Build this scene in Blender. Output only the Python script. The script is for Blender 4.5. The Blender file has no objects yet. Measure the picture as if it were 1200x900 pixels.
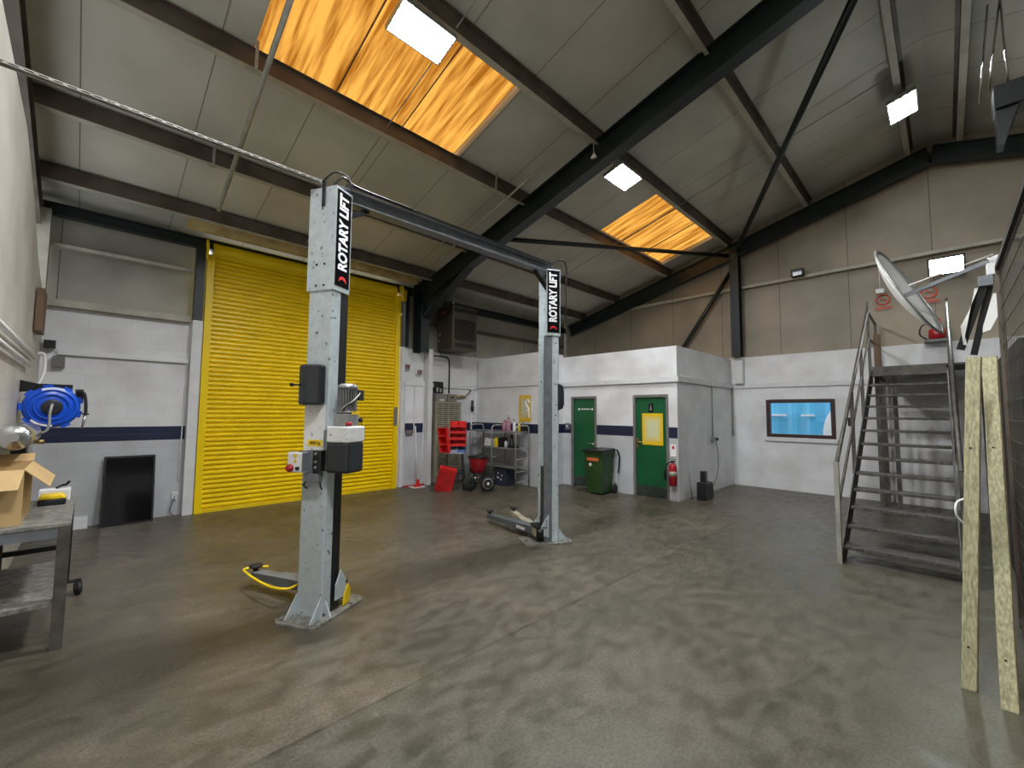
import bpy, bmesh, math, random
from mathutils import Vector, Matrix
random.seed(7)
C = bpy.context.scene.collection
SC = bpy.context.scene
# ------------------------------------------------------------------ camera
cd = bpy.data.cameras.new('camera'); cam = bpy.data.objects.new('camera', cd); C.objects.link(cam)
cd.sensor_width = 36; cd.lens = 15.04; cd.clip_start = 0.02; cd.clip_end = 200
F = Vector((0.70142, 0.70960, 0.06695)); R_ = Vector((0.71079, -0.70336, 0.00806)); U = Vector((-0.05281, -0.04193, 0.99772))
cam.matrix_world = Matrix(((R_.x, U.x, -F.x, 0), (R_.y, U.y, -F.y, 0), (R_.z, U.z, -F.z, 1.65), (0, 0, 0, 1)))
SC.camera = cam
# ------------------------------------------------------------------ light, exposure
W = bpy.data.worlds.new('world'); SC.world = W; W.use_nodes = True
bg = W.node_tree.nodes['Background']; bg.inputs[0].default_value = (0.86, 0.93, 1.0, 1); bg.inputs[1].default_value = 2.2
SC.view_settings.view_transform = 'Standard'; SC.view_settings.look = 'None'
SC.view_settings.exposure = 0.22; SC.view_settings.gamma = 1; SC.view_settings.use_curve_mapping = False
LAMP_E = 330.0        # emission of the high-bay panels
FLOOD_E = 75.0
LAMPS = [(2.25, 3.64), (6.12, 3.6), (8.78, 0.27), (0.75, 0.45), (3.4, 0.45)]
LAMP_K = [1.5, 0.68, 0.15, 1.9, 0.25]   # dimmer towards the gable; last two lamps are unseen, added as near-side fill
# ------------------------------------------------------------------ materials
def mat(name, col, rough=0.6, metal=0.0, var=0.12, scale=6.0, bump=0.0, col2=None, spec=None, detail=4.0, stretch=None, chips=0):
    m = bpy.data.materials.new(name); m.use_nodes = True; nt = m.node_tree; N = nt.nodes; L = nt.links
    b = N['Principled BSDF']; b.inputs['Roughness'].default_value = rough; b.inputs['Metallic'].default_value = metal
    if spec is not None: b.inputs['Specular IOR Level'].default_value = spec
    tc = N.new('ShaderNodeTexCoord'); no = N.new('ShaderNodeTexNoise'); no.inputs['Scale'].default_value = scale; no.inputs['Detail'].default_value = detail
    src = tc.outputs['Object']
    if stretch:
        mp = N.new('ShaderNodeMapping'); mp.inputs['Scale'].default_value = stretch; L.new(src, mp.inputs[0]); src = mp.outputs[0]
    L.new(src, no.inputs['Vector'])
    cr = N.new('ShaderNodeValToRGB'); cr.color_ramp.elements[0].position = 0.33; cr.color_ramp.elements[1].position = 0.68
    c2 = col2 or tuple(c*(1-var*2) for c in col)
    cr.color_ramp.elements[0].color = (*c2, 1); cr.color_ramp.elements[1].color = (*col, 1)
    L.new(no.outputs['Fac'], cr.inputs[0]); L.new(cr.outputs[0], b.inputs['Base Color'])
    if chips:
        n2 = N.new('ShaderNodeTexNoise'); n2.inputs['Scale'].default_value = chips; n2.inputs['Detail'].default_value = 6; L.new(src, n2.inputs['Vector'])
        r2 = N.new('ShaderNodeValToRGB'); r2.color_ramp.elements[0].position = 0.655; r2.color_ramp.elements[1].position = 0.675; L.new(n2.outputs['Fac'], r2.inputs[0])
        x = N.new('ShaderNodeMix'); x.data_type = 'RGBA'; L.new(r2.outputs[0], x.inputs[0]); L.new(cr.outputs[0], x.inputs[6]); x.inputs[7].default_value = (0.09, 0.085, 0.08, 1); L.new(x.outputs[2], b.inputs['Base Color'])
    if bump:
        bp = N.new('ShaderNodeBump'); bp.inputs['Strength'].default_value = bump; bp.inputs['Distance'].default_value = 0.01
        L.new(no.outputs['Fac'], bp.inputs['Height']); L.new(bp.outputs[0], b.inputs['Normal'])
    return m
def emis(name, col, s):
    m = bpy.data.materials.new(name); m.use_nodes = True; nt = m.node_tree; nt.nodes.clear()
    o = nt.nodes.new('ShaderNodeOutputMaterial'); e = nt.nodes.new('ShaderNodeEmission')
    e.inputs[0].default_value = (*col, 1); e.inputs[1].default_value = s; nt.links.new(e.outputs[0], o.inputs[0]); return m

def floor_mat():
    m = bpy.data.materials.new('concrete_floor'); m.use_nodes = True; nt = m.node_tree; N = nt.nodes; L = nt.links; b = N['Principled BSDF']
    tc = N.new('ShaderNodeTexCoord')
    def noise(s, d, dist=0.0, stretch=None):
        n = N.new('ShaderNodeTexNoise'); n.inputs['Scale'].default_value = s; n.inputs['Detail'].default_value = d; n.inputs['Distortion'].default_value = dist
        if stretch:
            mp = N.new('ShaderNodeMapping'); mp.inputs['Scale'].default_value = stretch; mp.inputs['Rotation'].default_value = (0, 0, 0.35); L.new(tc.outputs['Object'], mp.inputs[0]); L.new(mp.outputs[0], n.inputs['Vector'])
        else: L.new(tc.outputs['Object'], n.inputs['Vector'])
        return n
    def ramp(src, a, ca, bb, cb):
        r = N.new('ShaderNodeValToRGB'); r.color_ramp.elements[0].position = a; r.color_ramp.elements[0].color = (*ca, 1)
        r.color_ramp.elements[1].position = bb; r.color_ramp.elements[1].color = (*cb, 1); L.new(src, r.inputs[0]); return r
    def mix(f, a, bb, mode='MIX', fv=None):
        x = N.new('ShaderNodeMix'); x.data_type = 'RGBA'; x.blend_type = mode
        if f is not None: L.new(f, x.inputs[0])
        else: x.inputs[0].default_value = fv
        L.new(a, x.inputs[6]); L.new(bb, x.inputs[7]); return x.outputs[2]
    # near slab (grey green) and far slab (browner) meet at the joint y = 2.35
    sx = N.new('ShaderNodeSeparateXYZ'); L.new(tc.outputs['Object'], sx.inputs[0])
    gt = N.new('ShaderNodeMath'); gt.operation = 'GREATER_THAN'; L.new(sx.outputs[1], gt.inputs[0]); gt.inputs[1].default_value = 2.35
    n1 = noise(0.9, 8, 0.6); n2 = noise(1.3, 8, 0.3)
    near = ramp(n1.outputs[0], 0.30, (0.066, 0.060, 0.042), 0.70, (0.096, 0.087, 0.060))
    far = ramp(n2.outputs[0], 0.30, (0.070, 0.060, 0.043), 0.70, (0.118, 0.098, 0.069))
    c = mix(gt.outputs[0], near.outputs[0], far.outputs[0])
    n3 = noise(7.0, 14, 0.3, (0.8, 1.2, 1)); s3 = ramp(n3.outputs[0], 0.36, (0.72, 0.72, 0.70), 0.60, (1.14, 1.14, 1.14)); c = mix(None, c, s3.outputs[0], 'MULTIPLY', 0.7)
    n4 = noise(17.0, 8); s4 = ramp(n4.outputs[0], 0.60, (1, 1, 1), 0.74, (1.45, 1.42, 1.32)); c = mix(None, c, s4.outputs[0], 'MULTIPLY', 0.55)
    n5 = noise(3.5, 12, 0.3); s5 = ramp(n5.outputs[0], 0.36, (0.62, 0.60, 0.57), 0.46, (1, 1, 1)); c = mix(None, c, s5.outputs[0], 'MULTIPLY', 0.4)
    n6 = noise(55.0, 3); s6 = ramp(n6.outputs[0], 0.35, (0.68, 0.68, 0.68), 0.6, (1.12, 1.12, 1.12)); c = mix(None, c, s6.outputs[0], 'MULTIPLY', 0.9)
    # the joint
    d = N.new('ShaderNodeMath'); d.operation = 'SUBTRACT'; L.new(sx.outputs[1], d.inputs[0]); d.inputs[1].default_value = 2.35
    ab = N.new('ShaderNodeMath'); ab.operation = 'ABSOLUTE'; L.new(d.outputs[0], ab.inputs[0])
    jr = ramp(ab.outputs[0], 0.005, (0.62, 0.57, 0.52), 0.012, (1, 1, 1)); c = mix(None, c, jr.outputs[0], 'MULTIPLY', 1.0)
    L.new(c, b.inputs['Base Color'])
    rr = N.new('ShaderNodeMapRange'); L.new(n3.outputs[0], rr.inputs[0]); rr.inputs[1].default_value = 0.3; rr.inputs[2].default_value = 0.7; rr.inputs[3].default_value = 0.28; rr.inputs[4].default_value = 0.55
    L.new(rr.outputs[0], b.inputs['Roughness'])
    bp = N.new('ShaderNodeBump'); bp.inputs['Strength'].default_value = 0.15; bp.inputs['Distance'].default_value = 0.02; L.new(n3.outputs[0], bp.inputs['Height']); L.new(bp.outputs[0], b.inputs['Normal'])
    return m

def block_mat(name, stripe, base=(0.80, 0.80, 0.81), lowc=(0.56, 0.57, 0.59)):
    """white painted blockwork; optional navy band and greyer paint beneath it"""
    m = bpy.data.materials.new(name); m.use_nodes = True; nt = m.node_tree; N = nt.nodes; L = nt.links; b = N['Principled BSDF']
    b.inputs['Roughness'].default_value = 0.45
    g = N.new('ShaderNodeNewGeometry'); sx = N.new('ShaderNodeSeparateXYZ'); L.new(g.outputs['Position'], sx.inputs[0])
    ad = N.new('ShaderNodeMath'); L.new(sx.outputs[0], ad.inputs[0]); L.new(sx.outputs[1], ad.inputs[1])
    cb = N.new('ShaderNodeCombineXYZ'); L.new(ad.outputs[0], cb.inputs[0]); L.new(sx.outputs[2], cb.inputs[1])
    br = N.new('ShaderNodeTexBrick'); L.new(cb.outputs[0], br.inputs['Vector']); br.inputs['Scale'].default_value = 1.0
    br.inputs['Brick Width'].default_value = 0.45; br.inputs['Row Height'].default_value = 0.215; br.inputs['Mortar Size'].default_value = 0.006
    br.inputs['Mortar Smooth'].default_value = 0.6
    br.inputs['Color1'].default_value = (1, 1, 1, 1); br.inputs['Color2'].default_value = (0.96, 0.96, 0.96, 1); br.inputs['Mortar'].default_value = (0.93, 0.93, 0.93, 1)
    no = N.new('ShaderNodeTexNoise'); no.inputs['Scale'].default_value = 1.7; no.inputs['Detail'].default_value = 8; L.new(g.outputs['Position'], no.inputs['Vector'])
    cr = N.new('ShaderNodeValToRGB'); cr.color_ramp.elements[0].position = 0.3; cr.color_ramp.elements[1].position = 0.62
    cr.color_ramp.elements[0].color = (0.80, 0.79, 0.77, 1); cr.color_ramp.elements[1].color = (1, 1, 1, 1); L.new(no.outputs[0], cr.inputs[0])
    def rgb(c): r = N.new('ShaderNodeRGB'); r.outputs[0].default_value = (*c, 1); return r.outputs[0]
    def mix(f, a, bb, mode='MIX'):
        x = N.new('ShaderNodeMix'); x.data_type = 'RGBA'; x.blend_type = mode
        if f is None: x.inputs[0].default_value = 1.0
        else: L.new(f, x.inputs[0])
        L.new(a, x.inputs[6]); L.new(bb, x.inputs[7]); return x.outputs[2]
    def gt(v): q = N.new('ShaderNodeMath'); q.operation = 'GREATER_THAN'; L.new(sx.outputs[2], q.inputs[0]); q.inputs[1].default_value = v; return q.outputs[0]
    c = rgb(base)
    if stripe:
        c = mix(gt(1.185), rgb(lowc), rgb((0.012, 0.018, 0.055))); c = mix(gt(1.395), c, rgb(base))
    c = mix(None, c, br.outputs['Color'], 'MULTIPLY'); c = mix(None, c, cr.outputs[0], 'MULTIPLY')
    L.new(c, b.inputs['Base Color'])
    bp = N.new('ShaderNodeBump'); bp.inputs['Strength'].default_value = 0.3; bp.inputs['Distance'].default_value = 0.005; L.new(br.outputs['Fac'], bp.inputs['Height']); bp.invert = True
    n2 = N.new('ShaderNodeTexNoise'); n2.inputs['Scale'].default_value = 60; L.new(g.outputs['Position'], n2.inputs['Vector'])
    b2 = N.new('ShaderNodeBump'); b2.inputs['Strength'].default_value = 0.25; b2.inputs['Distance'].default_value = 0.003; L.new(n2.outputs[0], b2.inputs['Height']); L.new(bp.outputs[0], b2.inputs['Normal']); L.new(b2.outputs[0], b.inputs['Normal'])
    return m

def lining_mat(name, col, dark, period, axis, off=0.0, width=0.012):
    """lining boards with a joint every `period` metres along an axis"""
    m = bpy.data.materials.new(name); m.use_nodes = True; nt = m.node_tree; N = nt.nodes; L = nt.links; b = N['Principled BSDF']; b.inputs['Roughness'].default_value = 0.5
    g = N.new('ShaderNodeNewGeometry'); sx = N.new('ShaderNodeSeparateXYZ'); L.new(g.outputs['Position'], sx.inputs[0])
    a = N.new('ShaderNodeMath'); a.operation = 'ADD'; L.new(sx.outputs[axis], a.inputs[0]); a.inputs[1].default_value = 50*period + off
    mo = N.new('ShaderNodeMath'); mo.operation = 'MODULO'; L.new(a.outputs[0], mo.inputs[0]); mo.inputs[1].default_value = period
    lt = N.new('ShaderNodeMath'); lt.operation = 'LESS_THAN'; L.new(mo.outputs[0], lt.inputs[0]); lt.inputs[1].default_value = width
    no = N.new('ShaderNodeTexNoise'); no.inputs['Scale'].default_value = 0.9; no.inputs['Detail'].default_value = 8; L.new(g.outputs['Position'], no.inputs['Vector'])
    cr = N.new('ShaderNodeValToRGB'); cr.color_ramp.elements[0].position = 0.3; cr.color_ramp.elements[1].position = 0.65
    cr.color_ramp.elements[0].color = (*dark, 1); cr.color_ramp.elements[1].color = (*col, 1); L.new(no.outputs[0], cr.inputs[0])
    x = N.new('ShaderNodeMix'); x.data_type = 'RGBA'; L.new(lt.outputs[0], x.inputs[0]); L.new(cr.outputs[0], x.inputs[6]); x.inputs[7].default_value = (dark[0]*.45, dark[1]*.43, dark[2]*.4, 1)
    L.new(x.outputs[2], b.inputs['Base Color']); return m

def grp_mat():
    """stained translucent amber roof sheet: daylight comes through it"""
    m = bpy.data.materials.new('amber_sheet'); m.use_nodes = True; nt = m.node_tree; N = nt.nodes; L = nt.links; N.clear()
    o = N.new('ShaderNodeOutputMaterial'); tr = N.new('ShaderNodeBsdfTranslucent'); df = N.new('ShaderNodeBsdfDiffuse'); mx = N.new('ShaderNodeMixShader'); mx.inputs[0].default_value = 0.12
    g = N.new('ShaderNodeNewGeometry'); mp = N.new('ShaderNodeMapping'); mp.inputs['Scale'].default_value = (15.0, 1.1, 1.1); L.new(g.outputs['Position'], mp.inputs[0])
    no = N.new('ShaderNodeTexNoise'); no.inputs['Scale'].default_value = 1.0; no.inputs['Detail'].default_value = 9; no.inputs['Distortion'].default_value = 0.15; L.new(mp.outputs[0], no.inputs['Vector'])
    cr = N.new('ShaderNodeValToRGB'); e = cr.color_ramp.elements; e[0].position = 0.34; e[0].color = (0.24, 0.075, 0.006, 1); e[1].position = 0.60; e[1].color = (0.60, 0.27, 0.045, 1)  # brown streaks paint the shaded bands of the corrugations
    L.new(no.outputs[0], cr.inputs[0]); L.new(cr.outputs[0], tr.inputs[0]); L.new(cr.outputs[0], df.inputs[0])
    L.new(tr.outputs[0], mx.inputs[1]); L.new(df.outputs[0], mx.inputs[2]); L.new(mx.outputs[0], o.inputs[0]); return m

def glass_mat():
    m = bpy.data.materials.new('window_glass'); m.use_nodes = True; nt = m.node_tree; N = nt.nodes; L = nt.links; N.clear()
    o = N.new('ShaderNodeOutputMaterial'); t = N.new('ShaderNodeBsdfTransparent'); gl = N.new('ShaderNodeBsdfGlossy'); gl.inputs['Roughness'].default_value = 0.02
    mx = N.new('ShaderNodeMixShader'); mx.inputs[0].default_value = 0.06; L.new(t.outputs[0], mx.inputs[1]); L.new(gl.outputs[0], mx.inputs[2]); L.new(mx.outputs[0], o.inputs[0]); return m
def poster_mat(name, a, bcol, period=0.5):
    """printed poster: yellow border fading to a pale middle (that is the print itself)"""
    m = bpy.data.materials.new(name); m.use_nodes = True; nt = m.node_tree; N = nt.nodes; L = nt.links; b = N['Principled BSDF']; b.inputs['Roughness'].default_value = 0.3
    tc = N.new('ShaderNodeTexCoord'); mp = N.new('ShaderNodeMapping'); mp.inputs['Location'].default_value = (0, -0.5, -0.5); L.new(tc.outputs['Generated'], mp.inputs[0])
    sx = N.new('ShaderNodeSeparateXYZ'); L.new(mp.outputs[0], sx.inputs[0])
    def mth(op, x, y=None, v=None):
        q = N.new('ShaderNodeMath'); q.operation = op; L.new(x, q.inputs[0])
        if y is not None: L.new(y, q.inputs[1])
        if v is not None: q.inputs[1].default_value = v
        return q.outputs[0]
    mxx = mth('MAXIMUM', mth('ABSOLUTE', sx.outputs[1]), mth('ABSOLUTE', sx.outputs[2]))
    no = N.new('ShaderNodeTexNoise'); no.inputs['Scale'].default_value = 3; L.new(tc.outputs['Object'], no.inputs['Vector'])
    v = mth('ADD', mxx, mth('MULTIPLY', no.outputs[0], v=0.12))
    cr = N.new('ShaderNodeValToRGB'); e = cr.color_ramp.elements; e[0].position = 0.24; e[0].color = (*bcol, 1); e[1].position = 0.50; e[1].color = (*a, 1); L.new(v, cr.inputs[0])
    L.new(cr.outputs[0], b.inputs['Base Color']); return m

M = {}
M['floor'] = floor_mat()
M['block_stripe'] = block_mat('painted_block_with_navy_band', True)
M['block'] = block_mat('painted_block', False)
M['block_cream'] = block_mat('cream_painted_block', False, base=(0.58, 0.55, 0.49))
M['white_paint'] = mat('white_paint', (0.72, 0.72, 0.72), 0.45, var=0.06)
M['roof_lining'] = lining_mat('roof_lining', (0.55, 0.53, 0.445), (0.40, 0.385, 0.32), 1.02, 0, 0.25)
M['wall_lining'] = lining_mat('wall_lining', (0.40, 0.375, 0.31), (0.22, 0.20, 0.16), 1.9, 0, 0.4)
M['gable_lining'] = lining_mat('gable_lining', (0.34, 0.285, 0.205), (0.21, 0.175, 0.125), 1.25, 1, -0.04)
M['green_steel'] = mat('dark_green_steel', (0.008, 0.016, 0.015), 0.4, 0.0, 0.2)
M['brown_steel'] = mat('brown_stained_steel', (0.13, 0.10, 0.075), 0.55, 0.1, 0.2, col2=(0.07, 0.05, 0.035), scale=3)
M['pale_steel'] = mat('pale_galvanised_steel', (0.42, 0.41, 0.36), 0.45, 0.3, 0.15)
M['galv'] = mat('galvanised_steel', (0.45, 0.46, 0.46), 0.35, 0.7, 0.15, scale=12)
M['cream_edge'] = mat('cream_edge', (0.45, 0.42, 0.34), 0.5)
M['stairsteel'] = mat('worn_stair_steel', (0.13, 0.115, 0.10), 0.5, 0.3, 0.25, scale=9, bump=0.3)
M['tread'] = mat('checker_plate', (0.14, 0.125, 0.11), 0.42, 0.3, 0.3, scale=40, bump=0.8)
M['yellow'] = mat('yellow_shutter_paint', (0.95, 0.66, 0.0), 0.38, 0.0, 0.05, scale=3)
M['yellow2'] = mat('yellow_paint', (0.90, 0.62, 0.005), 0.4, 0.0, 0.05)
M['tan'] = mat('yellowed_board', (0.75, 0.58, 0.25), 0.55, col2=(0.50, 0.37, 0.15), scale=5)  # tan holds the shutter's yellow bounce on the eaves lining
M['grey_blue'] = mat('grey_blue_lift_paint', (0.50, 0.56, 0.57), 0.38, 0.0, 0.10, scale=14, col2=(0.42, 0.47, 0.48), chips=22)
M['scuffed_white'] = mat('scuffed_white_paint', (0.78, 0.78, 0.76), 0.4, 0, 0.06, chips=38)
M['grey_mid'] = mat('mid_grey_paint', (0.20, 0.215, 0.23), 0.4, 0.2, 0.12, scale=12)
M['black_metal'] = mat('black_metal', (0.012, 0.012, 0.013), 0.4, 0.2, 0.2)
M['black_plastic'] = mat('black_plastic', (0.012, 0.013, 0.015), 0.35, 0, 0.2)
M['dark_plastic'] = mat('dark_grey_plastic', (0.026, 0.029, 0.034), 0.3, 0, 0.15)
M['black_gloss'] = mat('black_gloss', (0.004, 0.004, 0.005), 0.08, 0, 0.1)
M['rubber'] = mat('rubber', (0.015, 0.014, 0.013), 0.7)
M['dirty_plate'] = mat('scuffed_base_plate', (0.33, 0.32, 0.28), 0.5, 0.3, 0.3, scale=25)
M['beige'] = mat('beige_powder_coat', (0.36, 0.33, 0.24), 0.5)
M['taupe'] = mat('taupe_plastic', (0.24, 0.21, 0.18), 0.5)
M['red'] = mat('red_plastic', (0.72, 0.02, 0.02), 0.35, 0, 0.1)
M['red_dark'] = mat('red_enamel', (0.42, 0.012, 0.02), 0.3)
M['blue'] = mat('blue_plastic', (0.01, 0.10, 0.66), 0.28, 0, 0.1)
M['blue_bin'] = mat('blue_bin_plastic', (0.10, 0.17, 0.42), 0.35)
M['chair_grey'] = mat('grey_chair_plastic', (0.36, 0.40, 0.46), 0.4)
M['white'] = mat('white_plastic', (0.78, 0.78, 0.77), 0.35, 0, 0.03)
M['white_label'] = mat('white_lettering', (0.85, 0.85, 0.85), 0.4, 0, 0.0)
M['green_door'] = mat('green_door_paint', (0.004, 0.105, 0.035), 0.38, 0, 0.12, scale=2)
M['kick'] = mat('scuffed_grey_kick_plate', (0.06, 0.075, 0.07), 0.4, 0.3, 0.25)
M['frame_grey'] = mat('grey_door_frame', (0.20, 0.19, 0.185), 0.45)
M['bin_green'] = mat('green_bin_plastic', (0.025, 0.075, 0.018), 0.42, 0, 0.2)
M['card'] = mat('cardboard', (0.56, 0.38, 0.17), 0.75, 0, 0.07, scale=8)
M['card_in'] = mat('cardboard_inner', (0.42, 0.27, 0.12), 0.8)
M['wood_frame'] = mat('dark_brown_window_frame', (0.045, 0.018, 0.016), 0.35)
M['plank'] = mat('weathered_pale_timber', (0.50, 0.46, 0.27), 0.7, 0, 0.1, col2=(0.27, 0.25, 0.15), scale=7, bump=0.5, stretch=(12, 12, 3.0))
M['plank_edge'] = mat('brown_timber', (0.15, 0.09, 0.04), 0.7, 0, 0.2, scale=5, stretch=(12, 12, 1.0))
M['brown_board'] = mat('brown_board', (0.17, 0.10, 0.055), 0.65)
M['partition'] = mat('dark_partition', (0.032, 0.027, 0.020), 0.7, 0, 0.25, scale=3)
M['heater'] = mat('brown_heater_casing', (0.085, 0.065, 0.045), 0.45, 0.2)
M['brass'] = mat('brass', (0.60, 0.44, 0.16), 0.3, 0.9)
M['chrome'] = mat('chrome', (0.65, 0.65, 0.66), 0.12, 1.0, 0.02)
M['dish'] = mat('dish_face', (0.90, 0.90, 0.84), 0.4, 0, 0.03)
M['pink'] = mat('pink_hand_cleaner', (0.42, 0.20, 0.27), 0.25)
M['sky_blue'] = mat('sky_blue_cladding', (0.10, 0.50, 0.80), 0.5, 0, 0.08, scale=1.0)
M['tarmac'] = mat('yard_tarmac', (0.20, 0.20, 0.20), 0.8)
M['grp'] = grp_mat(); M['glass'] = glass_mat()
M['lamp'] = emis('led_panel', (0.93, 0.96, 1.0), LAMP_E)
M['flood'] = emis('floodlight_panel', (0.88, 1.0, 0.97), FLOOD_E)
M['poster_pale'] = poster_mat('poster_print', (0.80, 0.52, 0.01), (0.62, 0.63, 0.38))
M['poster_grey'] = poster_mat('poster_print_grey', (0.72, 0.45, 0.01), (0.55, 0.56, 0.42))
M['sign_red'] = mat('sign_red', (0.62, 0.07, 0.03), 0.5)
M['orange_label'] = mat('orange_label', (0.66, 0.16, 0.05), 0.5)
M['silver'] = mat('polished_silver', (0.62, 0.63, 0.64), 0.22, 0.9, 0.05)
M['rusty_wire'] = mat('rusty_wire', (0.09, 0.08, 0.065), 0.6, 0.2)
M['purple_crate'] = mat('dark_blue_grey_crate', (0.03, 0.035, 0.06), 0.5)

# ------------------------------------------------------------------ mesh builder (world coordinates; .M maps local shapes)
class MB:
    def __init__(s, Mx=None): s.bm = bmesh.new(); s.M = Mx or Matrix()
    def v(s, p): return s.bm.verts.new(s.M @ Vector(p))
    def f(s, vs):
        try: return s.bm.faces.new(vs)
        except ValueError: return None
    def box(s, c, d, rot=None, taper=1.0):
        x, y, z = d[0]/2, d[1]/2, d[2]/2; r = rot or Matrix()
        P = []
        for i, (a, b_, e) in enumerate([(-1,-1,-1),(1,-1,-1),(1,1,-1),(-1,1,-1),(-1,-1,1),(1,-1,1),(1,1,1),(-1,1,1)]):
            t = taper if e < 0 else 1.0
            P.append(s.v(Vector(c) + r @ Vector((a*x*t, b_*y*t, e*z))))
        for q in ((0,3,2,1),(4,5,6,7),(0,1,5,4),(1,2,6,5),(2,3,7,6),(3,0,4,7)): s.f([P[i] for i in q])
        return s
    def bb(s, a, b): # by two corners
        return s.box([(a[i]+b[i])/2 for i in range(3)], [abs(b[i]-a[i]) for i in range(3)])
    def bar(s, p, q, w, h, up=(0, 0, 1)):
        p, q = Vector(p), Vector(q); d = (q-p); L = d.length; d.normalize()
        u = Vector(up); x = u.cross(d)
        if x.length < 1e-4: u = Vector((1, 0, 0)); x = u.cross(d)
        x.normalize(); y = d.cross(x)
        r = Matrix((x, y, d)).transposed().to_4x4()
        return s.box((p+q)/2, (w, h, L), r)
    def tube(s, pts, r, n=10, closed=False, cap=True):
        pts = [Vector(p) for p in pts]; rings = []; m = len(pts)
        ref = None
        for i, p in enumerate(pts):
            if closed: d = pts[(i+1) % m]-pts[i-1]
            else: d = pts[min(i+1, m-1)]-pts[max(i-1, 0)]
            d.normalize()
            if ref is None:
                ref = Vector((0, 0, 1)) if abs(d.z) < 0.9 else Vector((1, 0, 0))
            x = ref.cross(d)
            if x.length < 1e-5: x = Vector((1, 0.1, 0)).cross(d)
            x.normalize(); y = d.cross(x); ref = y
            rr = r[i] if isinstance(r, (list, tuple)) else r
            rings.append([s.v(p + x*math.cos(t)*rr + y*math.sin(t)*rr) for t in [2*math.pi*k/n for k in range(n)]])
        R = range(m if closed else m-1)
        for i in R:
            a, b = rings[i], rings[(i+1) % m]
            for k in range(n):
                fc = s.f([a[k], a[(k+1) % n], b[(k+1) % n], b[k]])
                if fc: fc.smooth = True
        if cap and not closed: s.f(rings[0][::-1]); s.f(rings[-1])
        return s
    def prism(s, outline, p, ax, ay, depth):
        """outline in (ax, ay) at p, extruded along the cross axis by depth"""
        ax, ay = Vector(ax), Vector(ay); az = ax.cross(ay); p = Vector(p)
        a = [s.v(p+ax*u+ay*w) for u, w in outline]; b = [s.v(p+ax*u+ay*w+az*depth) for u, w in outline]
        n = len(a); s.f(a[::-1]); s.f(b)
        for i in range(n): s.f([a[i], a[(i+1) % n], b[(i+1) % n], b[i]])
        return s
    def lathe(s, prof, c, axis=(0, 0, 1), n=24, smooth=True):
        ax = Vector(axis).normalized(); u = Vector((1, 0, 0)) if abs(ax.x) < 0.8 else Vector((0, 1, 0)); x = ax.cross(u).normalized(); y = ax.cross(x); c = Vector(c); rings = []
        for r, h in prof: rings.append([s.v(c+ax*h+x*(r*math.cos(t))+y*(r*math.sin(t))) for t in [2*math.pi*k/n for k in range(n)]])
        for a, b in zip(rings, rings[1:]):
            for k in range(n):
                fc = s.f([a[k], a[(k+1) % n], b[(k+1) % n], b[k]])
                if fc: fc.smooth = smooth
        s.f(rings[0][::-1]); s.f(rings[-1]); return s
    def build(s, name, m, parent=None, bevel=0.0, at=None):
        bmesh.ops.remove_doubles(s.bm, verts=s.bm.verts, dist=1e-6)
        bmesh.ops.recalc_face_normals(s.bm, faces=s.bm.faces)
        me = bpy.data.meshes.new(name); o = bpy.data.objects.new(name, me); C.objects.link(o)
        if parent is not None:
            o.parent = parent; inv = wm(parent).inverted(); bmesh.ops.transform(s.bm, matrix=inv, verts=s.bm.verts)
        else:
            if at is None:
                xs = [v.co for v in s.bm.verts]
                at = Vector(((min(v.x for v in xs)+max(v.x for v in xs))/2, (min(v.y for v in xs)+max(v.y for v in xs))/2, min(v.z for v in xs)))
            at = Vector(at); o.location = at; bmesh.ops.translate(s.bm, vec=-at, verts=s.bm.verts)
        s.bm.to_mesh(me); s.bm.free()
        if isinstance(m, str): m = M[m]
        me.materials.append(m)
        if bevel:
            bv = o.modifiers.new('bevel', 'BEVEL'); bv.width = bevel; bv.segments = 2; bv.limit_method = 'ANGLE'
        return o
def wm(o):
    m = Matrix.LocRotScale(o.location, o.rotation_euler, o.scale)
    return (wm(o.parent) @ m) if o.parent else m
def tag(o, label, cat, group=None):
    o['label'] = label; o['category'] = cat
    if group: o['group'] = group
    return o
def thing(name, loc, label, cat, rz=0.0, group=None):
    o = bpy.data.objects.new(name, None); C.objects.link(o); o.empty_display_size = 0.1
    o.location = loc; o.rotation_euler = (0, 0, rz); return tag(o, label, cat, group)
def struct(o): o['kind'] = 'structure'; return o
def copy_tree(o, parent=None):
    c = o.copy(); C.objects.link(c); c.parent = parent
    for ch in [x for x in bpy.data.objects if x.parent == o]: copy_tree(ch, c)
    return c
def Mz(loc, rz=0.0): return Matrix.Translation(loc) @ Matrix.Rotation(rz, 4, 'Z')
def text(body, size, Mx, m, name, parent, depth=0.001, bold=0.0, width=None):
    cu = bpy.data.curves.new('t', 'FONT'); cu.body = body; cu.size = size; cu.extrude = depth; cu.offset = bold; cu.align_x = 'CENTER'; cu.align_y = 'CENTER'
    o = bpy.data.objects.new('t', cu); C.objects.link(o); bpy.context.view_layer.update()
    me = bpy.data.meshes.new_from_object(o.evaluated_get(bpy.context.evaluated_depsgraph_get())); bpy.data.objects.remove(o)
    if width:
        w = max(v.co.x for v in me.vertices)-min(v.co.x for v in me.vertices); me.transform(Matrix.Scale(width/w, 4, Vector((1, 0, 0))))
    me.transform(wm(parent).inverted() @ Mx); me.materials.clear(); me.materials.append(M[m])
    ob = bpy.data.objects.new(name, me); ob.parent = parent; C.objects.link(ob); return ob
def frameM(p, x, y):
    x = Vector(x).normalized(); y = Vector(y).normalized(); z = x.cross(y)
    m = Matrix((x, y, z)).transposed().to_4x4(); m.translation = Vector(p); return m
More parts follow.
